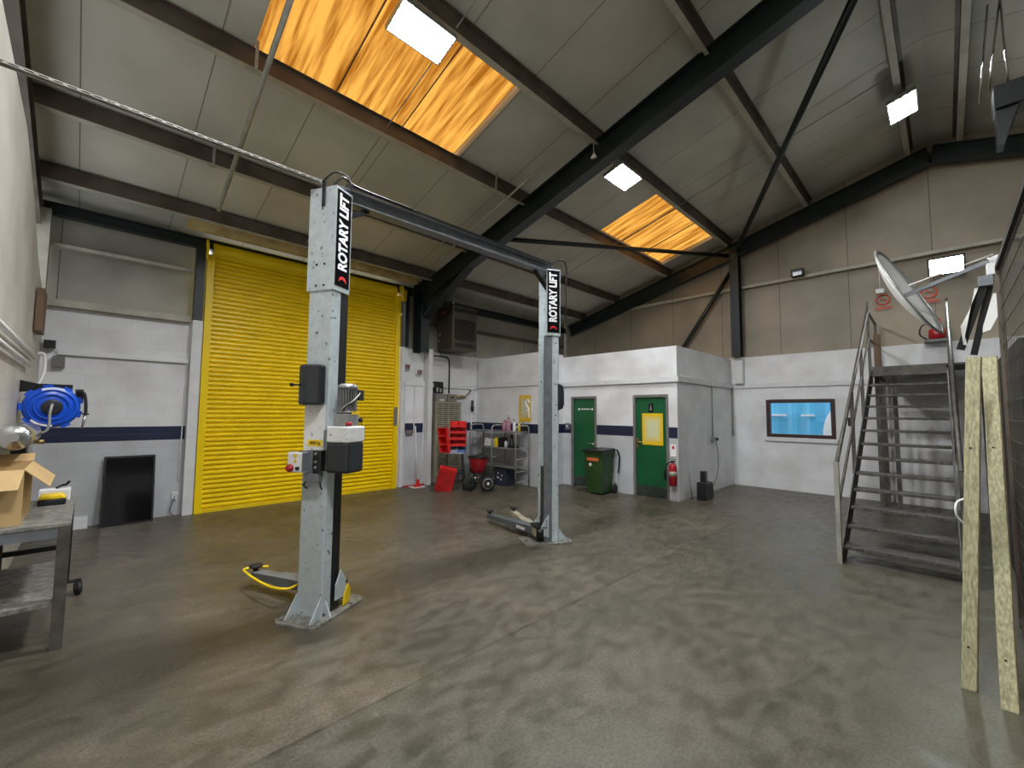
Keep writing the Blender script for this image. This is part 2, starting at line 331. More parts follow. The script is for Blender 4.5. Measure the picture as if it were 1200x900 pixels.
def curve_pts(P, n=8):
    """Catmull-Rom through points"""
    P = [Vector(p) for p in P]; Q = [P[0]]+P+[P[-1]]; out = []
    for i in range(1, len(Q)-2):
        a, b, c, d = Q[i-1], Q[i], Q[i+1], Q[i+2]
        for k in range(n):
            t = k/n; out.append(0.5*((2*b)+(c-a)*t+(2*a-5*b+4*c-d)*t*t+(3*b-a-3*c+d)*t**3))
    out.append(P[-1]); return out

# ================================================================== THE SETTING
XL, XG, YS, YB = -0.5, 11.0, 8.6, -8.7
def zbot(y): return 6.294-0.265*abs(y)     # underside of the rafters
def zpur(y): return 6.67-0.265*abs(y)      # underside of the purlins
def zlin(y): return 6.87-0.265*abs(y)      # lining
struct(MB().bb((-1.3, YB-.2, -0.12), (XG+.2, YS+.3, 0)).build('floor', 'floor', at=(0, 0, 0)))
# shutter side wall: painted block below, lining above, an opening for the roller shutter
SX0, SX1, SZ = 1.30, 4.80, 4.46
struct(MB().bb((XL-.8, YS, 0), (SX0, YS+.2, 3.08)).build('wall_back_left', 'block_stripe'))
struct(MB().bb((SX1, YS, 0), (7.5, YS+.2, 3.08)).build('wall_back_right', 'block_stripe'))
struct(MB().bb((XL-.8, YS+.1, 3.08), (SX0, YS+.2, 4.75)).bb((SX1, YS+.1, 3.08), (XG, YS+.2, 4.75)).bb((SX0, YS+.1, SZ), (SX1, YS+.2, 4.75)).build('wall_back_upper', 'wall_lining'))
# left wall
lw = [(YS, 0), (YS, 3.08), (7.37, 3.36), (6.4, 3.80), (5.47, 4.07), (4.54, 4.10), (3.2, 4.14), (YB, 4.14), (YB, 0)]
struct(MB().prism([(y, z) for y, z in lw], (XL, 0, 0), (0, 1, 0), (0, 0, 1), -0.2).build('wall_left', 'block_cream'))
struct(MB().bb((-1.3, YB, 4.0), (-1.2, YS+.2, 6.9)).build('wall_left_upper', 'wall_lining'))
struct(MB().bb((-1.3, YB-.2, 0), (XG+.2, YB, 4.8)).build('wall_front', 'block'))
# gable wall with the window opening
WY0, WY1, WZ0, WZ1 = 1.60, 2.87, 1.155, 1.99
g = MB(); t = XG+.2
g.bb((XG, WY1, 0), (t, YS+.2, 3.0)).bb((XG, YB, 0), (t, WY0, 3.0)).bb((XG, WY0, 0), (t, WY1, WZ0)).bb((XG, WY0, WZ1), (t, WY1, 3.0))
struct(g.build('wall_gable', 'block'))
struct(MB().prism([(YB, 3.0), (YS+.2, 3.0), (YS+.2, zlin(YS)), (0, zlin(0)+.05), (YB, zlin(YB))], (XG+.06, 0, 0), (0, 1, 0), (0, 0, 1), 0.1).build('wall_gable_upper', 'gable_lining'))
# office block in the corner
g = MB(); g.bb((8, 6.12, 0), (8.2, 6.4, 2.97)).bb((8, 4.53, 0), (8.2, 5.42, 2.97)).bb((8, 3.6, 0), (8.2, 3.77, 2.969)).bb((8, 5.42, 2.03), (8.2, 6.12, 2.97)).bb((8, 3.77, 2.03), (8.2, 4.53, 2.97))
struct(g.build('wall_office_front', 'block_stripe'))
struct(MB().bb((8.003, 3.595, 0), (XG, 3.76, 2.97)).build('wall_office_side', 'block'))
struct(MB().bb((7.2, 6.36, 0), (7.4, YS, 3.03)).bb((7.4, 6.36, 0), (8.0, 6.5, 3.03)).build('wall_store', 'block_stripe'))
struct(MB().bb((7.41, 6.51, 2.88), (XG, YS, 2.96)).bb((8.21, 3.8, 2.88), (XG, 6.4, 2.96)).build('ceiling_office', 'block'))
struct(MB().bb((7.17, 6.3, 2.27), (7.2, YS-.01, 2.36)).bb((7.17, 6.3, 2.27), (8.0, 6.36, 2.36)).bb((7.95, 3.55, 2.27), (8.0, 6.3, 2.37)).bb((7.95, 3.55, 2.27), (XG-.03, 3.6, 2.37)).build('trim_1', 'white_paint', bevel=.004))
struct(MB().bb((XG-.04, -0.9, 2.27), (XG, 3.54, 2.37)).build('trim_2', 'white_paint', bevel=.004))
# roof lining with openings for the skylights
SK = [(1.06, 3.80, 3.72, 5.08), (7.56, 10.45, 3.70, 5.02)]     # x0 x1 y0 y1
rl = MB()
def roofquad(x0, x1, y0, y1, s=1):
    dz = 0.04
    a = [(x0, s*y0, zlin(y0)), (x1, s*y0, zlin(y0)), (x1, s*y1, zlin(y1)), (x0, s*y1, zlin(y1))]
    lo = [rl.v(p) for p in a]; hi = [rl.v((p[0], p[1], p[2]+dz)) for p in a]
    rl.f(lo); rl.f(hi[::-1])
    for i in range(4): rl.f([lo[i], lo[(i+1) % 4], hi[(i+1) % 4], hi[i]])
ys = [0, 3.70, 3.72, 5.02, 5.08, YS+.2]; xs = [-1.3, 1.06, 3.80, 7.56, 10.45, XG+.2]
roofquad(-1.3, XG+.2, 0, 3.70); roofquad(-1.3, XG+.2, 5.08, YS+.2)
roofquad(-1.3, 1.06, 3.70, 5.08); roofquad(3.80, 7.56, 3.70, 5.08); roofquad(10.45, XG+.2, 3.70, 5.08)
roofquad(1.06, 3.80, 3.70, 3.72); roofquad(7.56, 10.45, 5.02, 5.08)
roofquad(-1.3, XG+.2, 0, 8.9, -1)
struct(rl.build('ceiling', 'roof_lining', at=(5, 0, 4.5)))
# skylights: corrugated amber sheets, one part each
def skylight(x0, x1, y0, y1, label, nsheet):
    t = thing('skylight', ((x0+x1)/2, (y0+y1)/2, zlin((y0+y1)/2)), label, 'skylight')
    w = (x1-x0)/nsheet; yy0, yy1 = y0-.08, y1+.08
    for k in range(nsheet):
        b = MB(); n = 24; A = []
        for i in range(n+1):
            u = i/n; x = x0+k*w+u*w; x += (-.12 if (k == 0 and i == 0) else .12 if (k == nsheet-1 and i == n) else 0)
            h = 0.5+0.5*math.cos(2*math.pi*x/0.34); h = h**1.5*0.05 + (0.02 if i in (0,) else 0)
            A.append([b.v((x, yy0, zlin(yy0)+.075+h)), b.v((x, yy1, zlin(yy1)+.075+h))])
        for i in range(n):
            fc = b.f([A[i][0], A[i+1][0], A[i+1][1], A[i][1]]); fc.smooth = True
        b.build('translucent_sheet', 'grp', t)
    for x in [x0+k*w for k in range(1, nsheet)]: MB().bar((x, yy0, zlin(yy0)+.075), (x, yy1, zlin(yy1)+.075), 0.012, 0.02).build('lap_joint', 'brown_steel', t)
    for x in (x0, x1): MB().bar((x, yy0, zlin(yy0)+.075), (x, yy1, zlin(yy1)+.075), 0.02, 0.09).build('edge_closer', 'roof_lining', t)
skylight(*SK[0], 'large amber corrugated skylight high above the two post lift', 3)
skylight(*SK[1], 'smaller amber corrugated skylight near the far gable wall', 3)

# doors
def door(n, y0, y1, lab):
    t = bpy.data.objects.new('door_%d' % n, None); C.objects.link(t); t.location = (8.05, (y0+y1)/2, 0); struct(t)
    f = .05
    MB().bb((7.985, y0, 0), (8.12, y0+f, 2.03)).bb((7.985, y1-f, 0), (8.12, y1, 2.03)).bb((7.985, y0+f, 1.98), (8.12, y1-f, 2.03)).build('door_frame', 'frame_grey', t, bevel=.003)
    MB().bb((8.03, y0+f, .01), (8.075, y1-f, 1.98)).build('door_leaf', 'green_door', t)
    MB().bb((8.02, y0+f+.01, .02), (8.03, y1-f-.01, .22)).build('kick_plate', 'kick', t)
    return t
d1 = door(1, 5.42, 6.12, '')
MB().lathe([(.025, 0), (.025, .012)], (8.03, 5.53, .98), (-1, 0, 0), 12).tube([(8.02, 5.53, .98), (7.985, 5.53, .98), (7.98, 5.66, .98)], .009).build('door_handle', 'chrome', d1)
MB().bb((8.022, 5.62, 1.735), (8.03, 5.86, 1.755)).bb((8.022, 5.90, 1.722), (8.03, 5.94, 1.765)).bb((8.022, 5.54, 1.722), (8.03, 5.58, 1.765)).build('door_sign', 'white_label', d1)
d2 = door(2, 3.77, 4.53, '')
MB().bb((8.015, 4.43, .96), (8.03, 4.47, 1.16)).tube([(8.02, 4.45, 1.08), (7.985, 4.45, 1.08), (7.98, 4.33, 1.08)], .011).build('door_handle', 'brass', d2)
MB().bb((8.02, 4.10, 1.68), (8.03, 4.20, 1.86)).build('black_door_sign', 'black_gloss', d2)
MB().lathe([(.013, 0), (.013, .002)], (8.02, 4.15, 1.82), (-1, 0, 0), 12).prism([(-.022, .0), (.022, .0), (.012, .075), (-.012, .075)], (8.018, 4.15, 1.72), (0, 1, 0), (0, 0, 1), .002).build('sign_figure', 'galv', d2)
tag(MB().bb((8.018, 3.90, 1.03), (8.024, 4.34, 1.66)).build('poster', 'poster_pale'), 'yellow bordered poster with a pale middle on the green office door', 'poster')
# window
wn = bpy.data.objects.new('window_1', None); C.objects.link(wn); wn.location = (XG, (WY0+WY1)/2, WZ0); struct(wn)
b = MB(); fw = .075; xa, xb = XG-.02, XG+.08
b.bb((xa, WY0, WZ0), (xb, WY0+fw, WZ1)).bb((xa, WY1-fw, WZ0), (xb, WY1, WZ1)).bb((xa, WY0+fw, WZ0), (xb, WY1-fw, WZ0+fw)).bb((xa, WY0+fw, WZ1-fw), (xb, WY1-fw, WZ1)).build('window_frame', 'wood_frame', wn, bevel=.004)
MB().bb((XG+.03, WY0+fw, WZ0+fw), (XG+.036, WY1-fw, WZ1-fw)).build('window_pane', 'glass', wn)
MB().bb((XG-.05, WY0-.02, WZ0-.09), (XG, WY1+.04, WZ0-.0)).build('window_sill', 'white_paint', wn, bevel=.004)
# what stands outside the window
b = MB(); n = 120; A = []
for i in range(n+1):
    y = -4+14*i/n; k = i % 4; A.append([b.v((15.0-(.06 if k in (1, 2) else 0), y, 0)), b.v((15.0-(.06 if k in (1, 2) else 0), y, 3.0))])
for i in range(n): b.f([A[i][0], A[i+1][0], A[i+1][1], A[i][1]])
b.bb((15.03, -4, 0), (16, 10, 2.99))
tag(b.build('shed', 'sky_blue'), 'sky blue corrugated building seen through the window', 'building')
tag(MB().bb((14.86, 3.35, 1.62), (14.95, 4.0, 1.67)).build('cladding_rail', 'white'), 'longer white rail fixed on the sky blue cladding outside', 'rail')
tag(MB().tube(curve_pts([(13.2, 1.2, .0), (13.2, 1.55, .6), (13.2, 1.95, 1.2), (13.2, 1.9, 1.6), (13.2, 1.55, 1.95), (13.2, 1.0, 2.1)]), .03).lathe([(.0, -.02), (.98, -.02), (1.0, 0), (.98, .02), (.0, .02)], (13.3, 1.2, 1.2), (1, 0, 0), 40).build('round_screen', 'white'), 'large white round panel outside the right of the window', 'panel')
tag(MB().bb((14.86, 2.65, 1.62), (14.95, 2.98, 1.67)).build('cladding_rail', 'white'), 'shorter white rail on the sky blue cladding outside, nearer the round panel', 'rail')
struct(MB().bb((XG+.25, -8, -.12), (17, 12, 0)).build('floor_yard', 'tarmac'))

# ================================================================== STEEL FRAME
def ibeam(b, p, q, w, h, tf=.018, up=(0, 0, 1)):
    """I section between two points, h along up"""
    p, q = Vector(p), Vector(q); d = (q-p).normalized(); x = Vector(up).cross(d).normalized(); y = d.cross(x)
    b.bar(p+y*(h/2-tf/2), q+y*(h/2-tf/2), w, tf, up); b.bar(p-y*(h/2-tf/2), q-y*(h/2-tf/2), w, tf, up); b.bar(p, q, tf, h-2*tf+.002, up)
th = math.atan(.265)
def frame(x, depth, w, label, col=True, haunch=True, m='green_steel'):
    t = thing('portal_frame', (x, 0, zbot(0)), label, 'steel frame')
    o = depth/2/math.cos(th)
    for s, nm in ((1, 'rafter'), (-1, 'rafter')):
        b = MB(); ibeam(b, (x, s*8.35, zbot(8.35)+o), (x, 0, zbot(0)+o), w, depth)
        if haunch: b.prism([(s*8.3, zbot(8.3)), (s*6.6, zbot(6.6)+.02), (s*8.3, zbot(8.3)-.42)], (x-.012, 0, 0), (0, 1, 0), (0, 0, 1), .024); b.bar((x, s*8.3, zbot(8.3)-.42), (x, s*6.6, zbot(6.6)), w, .016)
        b.build(nm, m, t)
    if col:
        for s in (1, -1):
            b = MB(); ibeam(b, (x, s*8.32, 3.0 if s > 0 else 0), (x, s*8.32, zlin(8.32)-.02), w, .36, up=(0, 1, 0)); b.build('column', m, t)
    return t
frame(5.30, .38, .20, 'dark green steel portal frame crossing the middle of the roof')
frame(10.86, .34, .14, 'dark green steel rafter pair against the gable wall', col=False, haunch=False)
frame(-.66, .30, .18, 'brown stained steel frame over the left wall', col=False, haunch=False, m='brown_steel')
# white-cased lower part of the middle column and gable post
struct(MB().bb((5.10, 8.12, 0), (5.40, 8.5, 0.01)).build('trim_3', 'white_paint'))
PUR = [(7.92, 'purlin lowest on the shutter side, above the yellow door'), (6.70, 'purlin second from the eaves on the shutter side'), (5.10, 'purlin along the lower edge of the skylights'), (3.56, 'purlin along the upper edge of the skylights'), (1.93, 'purlin second from the ridge on the shutter side'), (0.30, 'purlin nearest the ridge on the shutter side')]
def purlin(y, s, label):
    b = MB(); yy = s*y; z0 = zpur(y)
    b.bb((-1.2, yy-.035*s, z0+.006), (XG+.05, yy-.029*s, z0+.20)).bb((-1.2, yy-.08*s, z0+.192), (XG+.05, yy-.03*s, z0+.198))
    o = b.build('roof_purlin', 'brown_steel'); tag(o, label, 'purlin', 'roof purlins')
    MB().bb((-1.2, yy-.038*s, z0-.004), (XG+.05, yy+.045*s, z0+.006)).build('bottom_flange', 'cream_edge', o)  # paler colour carries the floor light on the purlin's underside
for y, l in PUR: purlin(y, 1, 'brown steel '+l)
purlin(.38, -1, 'brown steel purlin just past the ridge, at the upper right of the photo')
purlin(2.0, -1, 'brown steel purlin beyond the ridge on the cage side')
# braces and struts
def rod(name, p, q, r, m, label, cat='brace', n=10, group=None): return tag(MB().tube([p, q], r, n).build(name, m), label, cat, group)
rod('roof_brace', (5.75, .45, 6.36), (10.8, 3.35, 5.55), .05, 'green_steel', 'dark diagonal roof brace rising from the gable post to the ridge')
rod('roof_brace', (5.5, 5.78, 4.96), (10.8, 3.5, 5.46), .045, 'green_steel', 'dark diagonal roof brace crossing under the smaller skylight')
rod('wall_brace', (10.88, 3.5, 5.10), (10.88, 4.95, 3.02), .05, 'green_steel', 'dark diagonal brace on the gable wall above the office block')
rod('hanging_pole', (1.10, 2.6, zpur(2.6)-.12), (1.20, 7.33, 4.56), .028, 'pale_steel', 'pale round pole slung under the purlins across the large skylight', 'pole')
rod('hanging_pole', (4.74, 4.15, 5.42), (4.79, 7.29, 4.57), .016, 'pale_steel', 'thin pale pole under the purlins beside the middle rafter', 'pole')
for x, l in ((2.6, 'thin sag rod between purlins over the lift'), (8.1, 'thin sag rod between purlins over the office block')):
    b = MB()
    for (ya, _), (yb, _) in zip(PUR, PUR[1:]): b.tube([(x, ya, zpur(ya)+.04), (x, yb, zpur(yb)+.04)], .008, 6)
    tag(b.build('sag_rod', 'pale_steel'), l, 'rod')
for (x, y, l) in ((1.02, 5.1, 'short pale knee strap on the purlin by the left end of the large skylight'), (4.35, 5.1, 'short pale knee strap on the purlin right of the large skylight'), (0.95, 6.7, 'short knee strap on the purlin near the hanging pole foot'), (4.5, 6.7, 'short knee strap on the purlin left of the middle frame')):
    tag(MB().bar((x, y, zpur(y)-.01), (x+.02, y-.28, zpur(y)-.17), .03, .006).bar((x+.02, y-.28, zpur(y)-.17), (x+.02, y-.30, zpur(y)+.12), .03, .006).build('knee_strap', 'pale_steel'), l, 'bracket')
# eaves beam, lintel, shutter posts
b = MB(); ibeam(b, (-1.2, 8.53, 4.40), (5.2, 8.53, 4.40), .13, .16); tag(b.build('eaves_beam', 'green_steel'), 'dark steel eaves beam running over the yellow shutter', 'beam')
b = MB(); ibeam(b, (5.42, 8.5, 4.28), (XG-.2, 8.5, 4.28), .13, .16); tag(b.build('eaves_beam', 'green_steel'), 'dark steel eaves beam behind the hanging heater', 'beam')
tag(MB().bb((0.95, 8.25, 4.53), (5.15, 8.26, zlin(8.26)+.01)).bb((0.95, 8.262, 4.53), (5.15, 8.36, 4.54)).build('eaves_flashing', 'tan'), 'yellowed long flashing board above the shutter', 'board')  # added board, coloured as bounce light falling on the eaves
tag(MB().bb((1.13, 8.45, 3.11), (1.25, 8.6, 4.31)).build('shutter_post', 'green_steel'), 'dark green post along the left edge of the shutter', 'post')
tag(MB().bb((4.97, 8.46, 3.11), (5.07, 8.6, 4.31)).build('shutter_post', 'green_steel'), 'dark green post along the right edge of the shutter', 'post')
tag(MB().bb((1.125, 8.45, 0), (1.262, 8.6, 3.10)).build('corner_casing', 'white_paint', bevel=.004), 'white painted casing left of the yellow shutter', 'post')
tag(MB().bb((4.90, 8.45, 0), (4.985, 8.6, 3.10)).build('corner_casing', 'white_paint', bevel=.004), 'white painted casing right of the yellow shutter', 'post')
# gable post and rail
b = MB(); ibeam(b, (10.82, 3.39, 3.0), (10.82, 3.39, 5.45), .19, .22, up=(1, 0, 0)); tag(b.build('gable_post', 'green_steel'), 'dark green steel post on the gable wall above the office corner', 'post')
tag(MB().bb((10.86, 3.30, 2.375), (11.0, 3.49, 3.0)).build('post_casing', 'white_paint', bevel=.004), 'white boxed pier under the dark green gable post', 'pier')
tag(MB().bb((10.93, -3.0, 4.64), (11.05, 3.28, 4.70)).bb((10.93, 3.5, 4.64), (11.05, 7.0, 4.70)).build('wall_rail', 'cream_edge'), 'pale horizontal sheeting rail high on the gable wall', 'rail')
tag(MB().bb((-.6, 8.56, 3.90), (1.13, 8.7, 3.95)).build('wall_rail', 'cream_edge'), 'pale sheeting rail high on the wall left of the shutter', 'rail')
tag(MB().bb((-.48, 8.5, 3.06), (1.10, 8.6, 3.16)).build('wall_rail', 'cream_edge', bevel=.004), 'beige ledge rail on top of the white wall left of the shutter', 'rail')
tag(MB().bb((5.45, 8.56, 3.75), (10.8, 8.7, 3.80)).build('wall_rail', 'brown_steel'), 'brown sheeting rail behind the hanging heater', 'rail')
tag(MB().bb((4.98, 8.56, 3.85), (5.16, 8.7, 3.9)).build('wall_rail', 'cream_edge'), 'short pale rail between the shutter and the middle column', 'rail')
tag(MB().bb((-.62, 8.38, 3.1), (-.49, 8.58, 4.35)).build('corner_column', 'cream_edge'), 'cream painted column rising in the left corner', 'column')
tag(MB().bb((-.49, 7.3, 2.55), (-.43, 7.75, 3.05)).build('wall_board', 'brown_board'), 'brown board fixed high in the left corner', 'board')

# ================================================================== ROLLER SHUTTER
t = thing('roller_shutter', ((SX0+SX1)/2, 8.55, 0), 'tall yellow slatted roller shutter door in the back wall', 'roller shutter')
b = MB(); pitch = .0765; prof = []; z = .06
while z < 4.28:
    prof += [(8.50, z), (8.476, z+.010), (8.463, z+.030), (8.466, z+.052), (8.482, z+.068), (8.503, z+.074)]; z += pitch
A = [[b.v((SX0+.05, y, z)), b.v((SX1-.05, y, z))] for y, z in prof]
for i in range(len(A)-1): b.f([A[i][0], A[i][1], A[i+1][1], A[i+1][0]])
b.bb((SX0+.05, 8.50, .03), (SX1-.05, 8.53, 4.30)); b.build('slat_curtain', 'yellow', t)
MB().bb((SX0+.04, 8.45, .0), (SX1-.04, 8.54, .06)).build('bottom_rail', 'yellow2', t, bevel=.004)
MB().bb((SX0-.03, 8.42, 0), (SX0+.07, 8.56, 4.22)).build('guide_rail', 'yellow', t, bevel=.004)
MB().bb((SX1-.07, 8.42, 0), (SX1+.03, 8.56, 4.22)).build('guide_rail', 'yellow', t, bevel=.004)
b = MB(); N_ = 14
for k in range(N_):
    a0 = math.pi*(-.1+1.2*k/N_)
b.lathe([(.13, 0), (.13, SX1-SX0-.1)], (SX0+.05, 8.56, 4.33), (1, 0, 0), 20, smooth=False); b.build('curtain_roll', 'yellow', t)
for x in (SX0-.05, SX1+.03): MB().prism([(-.24, -.16), (.05, -.16), (.05, .18), (-.16, .18), (-.24, .08)], (x, 8.56, 4.28), (0, 1, 0), (0, 0, 1), .02).build('end_plate', 'yellow2', t)
MB().bb((SX1+.05, 8.33, 4.12), (SX1+.13, 8.50, 4.36)).build('motor_cover', 'yellow2', t, bevel=.02)
MB().bb((4.72, 8.405, 1.35), (4.80, 8.42, 1.75)).build('lock_box', 'frame_grey', t)

# white glossy side door / sheet right of the shutter
t = thing('white_panel_door', (5.25, 8.45, 0), 'white glossy ribbed sheet door between shutter and pilaster', 'door')
b = MB(); b.bb((4.99, 8.46, .02), (5.51, 8.50, 2.24)); b.build('door_leaf', 'block_stripe', t)
for x in (4.99, 5.24, 5.49): MB().bb((x, 8.44, .02), (x+.02, 8.46, 2.24)).build('door_stile', 'white_paint', t)
tag(MB().bb((4.99, 8.50, 2.33), (5.515, 8.59, 3.08)).build('infill_panel', 'white_paint'), 'white infill panel above the ribbed sheet door', 'panel')
tag(MB().bb((5.52, 8.30, 0), (5.63, 8.6, 3.10)).build('pilaster', 'white_paint', bevel=.005), 'white painted pilaster left of the louvred rack', 'pilaster')
struct(MB().bb((4.99, 8.44, 2.24), (5.51, 8.6, 2.33)).bb((5.64, 8.56, 2.24), (7.17, 8.6, 2.33)).build('trim_4', 'white_paint'))
tag(MB().bb((4.99, 8.40, 0), (5.51, 8.435, .03)).build('door_threshold', 'red_dark'), 'dark red threshold strip under the white sheet door', 'threshold')
for x, z, c in ((5.04, 2.66, 'upper'), (5.36, 2.56, 'lower')):
    t = thing('wall_socket', (x, 8.45, z), 'small wall box with red knob, %s of two beside the shutter' % c, 'switch')
    MB().bb((x-.045, 8.40, z-.05), (x+.045, 8.46, z+.05)).build('socket_body', 'frame_grey', t, bevel=.004); MB().lathe([(.025, 0), (.02, .03)], (x, 8.40, z), (0, -1, 0), 12).build('red_knob', 'red_dark', t)

# ================================================================== TWO POST LIFT
AX = math.radians(27.6)
def lift_column(bc, az, mirror, label):
    """local +x points out of the open side, back plate at x=0"""
    sy = -1 if mirror else 1      # side face towards the camera is at local y = -sy*.125
    t = thing('lift_column', (bc[0], bc[1], 0), label, 'vehicle lift', az, 'two post lift')
    L = Mz((bc[0], bc[1], 0), az)
    w = .125
    b = MB(L); ch = .012
    o = [(0, -w+ch), (ch, -w), (.095, -w), (.095, -w+.035), (.087, -w+.035), (.087, -w+.008), (.012, -w+.008), (.008, -w+.014), (.008, w-.014), (.012, w-.008), (.087, w-.008), (.087, w-.035), (.095, w-.035), (.095, w), (ch, w), (0, w-ch)]
    b.prism(o, (0, 0, .015), (1, 0, 0), (0, 1, 0), 2.70); b.build('post', 'grey_blue', t)
    for ys_ in (-1, 1):
        near = (ys_ == -sy)
        MB(L).bb((.097, ys_*(w-.004)-.0, .02), (.105, ys_*(w-.03), 2.66)).bb((.105, ys_*(w-.008), .02), (.20, ys_*(w-.03), 2.66)).build('inner_rail', 'black_metal' if not mirror else ('grey_mid' if near else 'grey_blue'), t)
    MB(L).bb((.10, -.05, .10), (.14, .05, 2.68)).build('rubber_strip', 'black_metal' if not mirror else 'grey_mid', t)
    e = MB(L); e.bb((-.012, -w-.012, 2.66), (.185, -w-.004, 3.55)).bb((-.012, w+.004, 2.66), (.185, w+.012, 3.55)).bb((-.012, -w-.004, 2.66), (-.004, w+.004, 3.55)).bb((-.004, -w-.004, 3.542), (.185, w+.004, 3.55)).build('post_extension', 'grey_blue', t)
    for yy in (-.04, .04):
        for zz in (2.70, 2.88): MB(L).lathe([(.010, 0), (.010, .006)], (-.012, yy, zz), (-1, 0, 0), 8).build('bolt', 'black_metal', t)
    bp = MB(L); ow = [(-.17, -.15), (-.13, -.20), (.42, -.20), (.46, -.16), (.46, .16), (.42, .20), (-.13, .20), (-.17, .15)]
    bp.prism(ow, (0, 0, 0), (1, 0, 0), (0, 1, 0), .018).build('base_plate', 'dirty_plate', t)
    for yy in (-w, w-.01):
        s_ = -1 if yy < 0 else 1
        MB(L).prism([(-.0, 0), (-.12, 0), (-.0, .16)], (0, yy+.01, .018), (1, 0, 0), (0, 0, 1), .012).build('gusset', 'grey_blue', t)
    for yy in (-.19, .19):
        MB(L).prism([(0, 0), (-.0, .12), (.055 , 0)] , (.05, (w if yy > 0 else -w), .018), (0, (1 if yy > 0 else -1), 0), (0, 0, 1), .012).build('gusset', 'grey_blue', t)
    for p in ((-.12, -.15), (-.12, .15), (.3, -.17), (.3, .17)): MB(L).lathe([(.014, 0), (.014, .02)], (p[0], p[1], .018), (0, 0, 1), 6).build('anchor_bolt', 'galv', t)
    # carriage at the foot
    c = MB(L); c.bb((.10, -.105, .10), (.17, .105, .95)).bb((.17, -.13, .08), (.30, .13, .10)).bb((.17, -.13, .19), (.30, .13, .21)).bb((.165, -.13, .08), (.18, .13, .30)); c.build('carriage', 'black_metal', t)
    # sign on the side face towards the camera
    yf = -sy*(w+.012); ny = -sy
    MB(L).bb((.0, yf, 2.70), (.172, yf+ny*.004, 3.53)).build('sign_panel', 'black_gloss', t)
    X = Vector((0, 0, 1)); N3 = Vector((0, ny, 0)); Yv = N3.cross(X)
    text('ROTARY LIFT', .145, L @ frameM((.088, yf+ny*.0045, 3.17), X, Yv), 'white_label', 'sign_lettering', t, .0008, .0062, .66)
    lg = MB(L)
    for r0 in (0,):
        pts = [(-.045, 0), (-.03, .02), (.0, .03), (.03, .02), (.045, 0), (.045, .025), (.03, .048), (0, .058), (-.03, .048), (-.045, .025)]
        lg.prism([(u, w_) for u, w_ in pts], L and (.088, yf+ny*.0045, 2.735), (1, 0, 0), (0, 0, 1), .0015*(-ny))
    lg.build('sign_mark', 'red', t)
    return t, L
tA, LA = lift_column((1.336, 3.643), AX, False, 'near grey lift column carrying the pump unit and control box')
tB, LB = lift_column((4.422, 3.650), math.pi-AX, True, 'far grey lift column with its arm stretched along the floor')

def lift_arm(t, p, q, width, m, guard=None, pad=True, tele=.5):
    """two stage swing arm from pivot p to pad q at about z .13"""
    p, q = Vector(p), Vector(q); mid = p.lerp(q, tele); d = (q-p).normalized()
    a = MB().bar(p, mid+d*.05, width, .085).build('swing_arm', m, t, bevel=.004)
    MB().bar(mid-d*.1, q, width*.74, .065).build('arm_extension', m, a, bevel=.004)
    MB().lathe([(.05, 0), (.05, .11)], (p.x, p.y, p.z-.055), (0, 0, 1), 16).build('pivot_pin', 'black_metal', a)
    MB().lathe([(.022, -.03), (.022, .06), (.055, .065), (.06, .085), (.0, .085)], (q.x, q.y, q.z), (0, 0, 1), 16).build('lifting_pad', 'rubber', a)
    return a
def L2W(L, p): return L @ Vector(p)
# column A arms: one swung away behind, one stub beside
pa = L2W(LA, (.24, .10, .145))
arm = lift_arm(tA, pa, (1.20, 4.62, .12), .13, 'grey_mid', tele=.55)
MB().tube(curve_pts([(1.32, 4.66, .15), (1.16, 4.74, .15), (1.12, 4.66, .15), (1.15, 4.3, .15), (1.20, 4.08, .15), (1.28, 3.97, .15), (1.36, 4.0, .15)], 5), .011).build('foot_guard', 'yellow2', arm)
pa2 = L2W(LA, (.24, -.09, .145))
arm = lift_arm(tA, pa2, L2W(LA, (.52, .42, .12)), .11, 'grey_mid', tele=.5)
MB().prism([(0, 0), (.10, 0), (.11, .10), (.07, .15), (.02, .10)], (1.60, 3.62, .03), (.8, .6, 0), (0, 0, 1), .012).build('foot_guard', 'yellow2', arm)
MB(LA).prism([(.14, .02), (.26, .02), (.26, .16), (.20, .25), (.14, .14)], (0, -.13, .08), (1, 0, 0), (0, 0, 1), .012).build('arm_yoke', 'grey_blue', tA)
# column B arms
pb = L2W(LB, (.25, .10, .13))
M['arm_grey'] = mat('dark_grey_arm', (0.10, 0.11, 0.115), 0.4, 0.2)
arm = lift_arm(tB, L2W(LB, (.24, -.08, .13)), (4.36, 4.86, .11), .15, 'arm_grey', tele=.5)
text('ROTARY', .05, frameM((4.155, 4.02, .13), (-.18, -.98, 0), (0, 0, 1)), 'white_label', 'arm_lettering', tB, .0006, .002)
arm = lift_arm(tB, pb, (4.75, 4.75, .11), .12, 'beige', tele=.5)
MB(LB).prism([(.14, .02), (.26, .02), (.26, .12), (.20, .22), (.14, .30)], (0, .13, .06), (1, 0, 0), (0, 0, 1), .012).prism([(.14, .02), (.26, .02), (.26, .12), (.20, .22), (.14, .30)], (0, -.13, .06), (1, 0, 0), (0, 0, 1), .012).build('arm_yoke', 'grey_blue', tB)
# black carriage strip visible high up column A
MB(LA).bb((.10, -.115, .95), (.135, -.02, 1.05)).build('cable_guide', 'black_metal', tA)
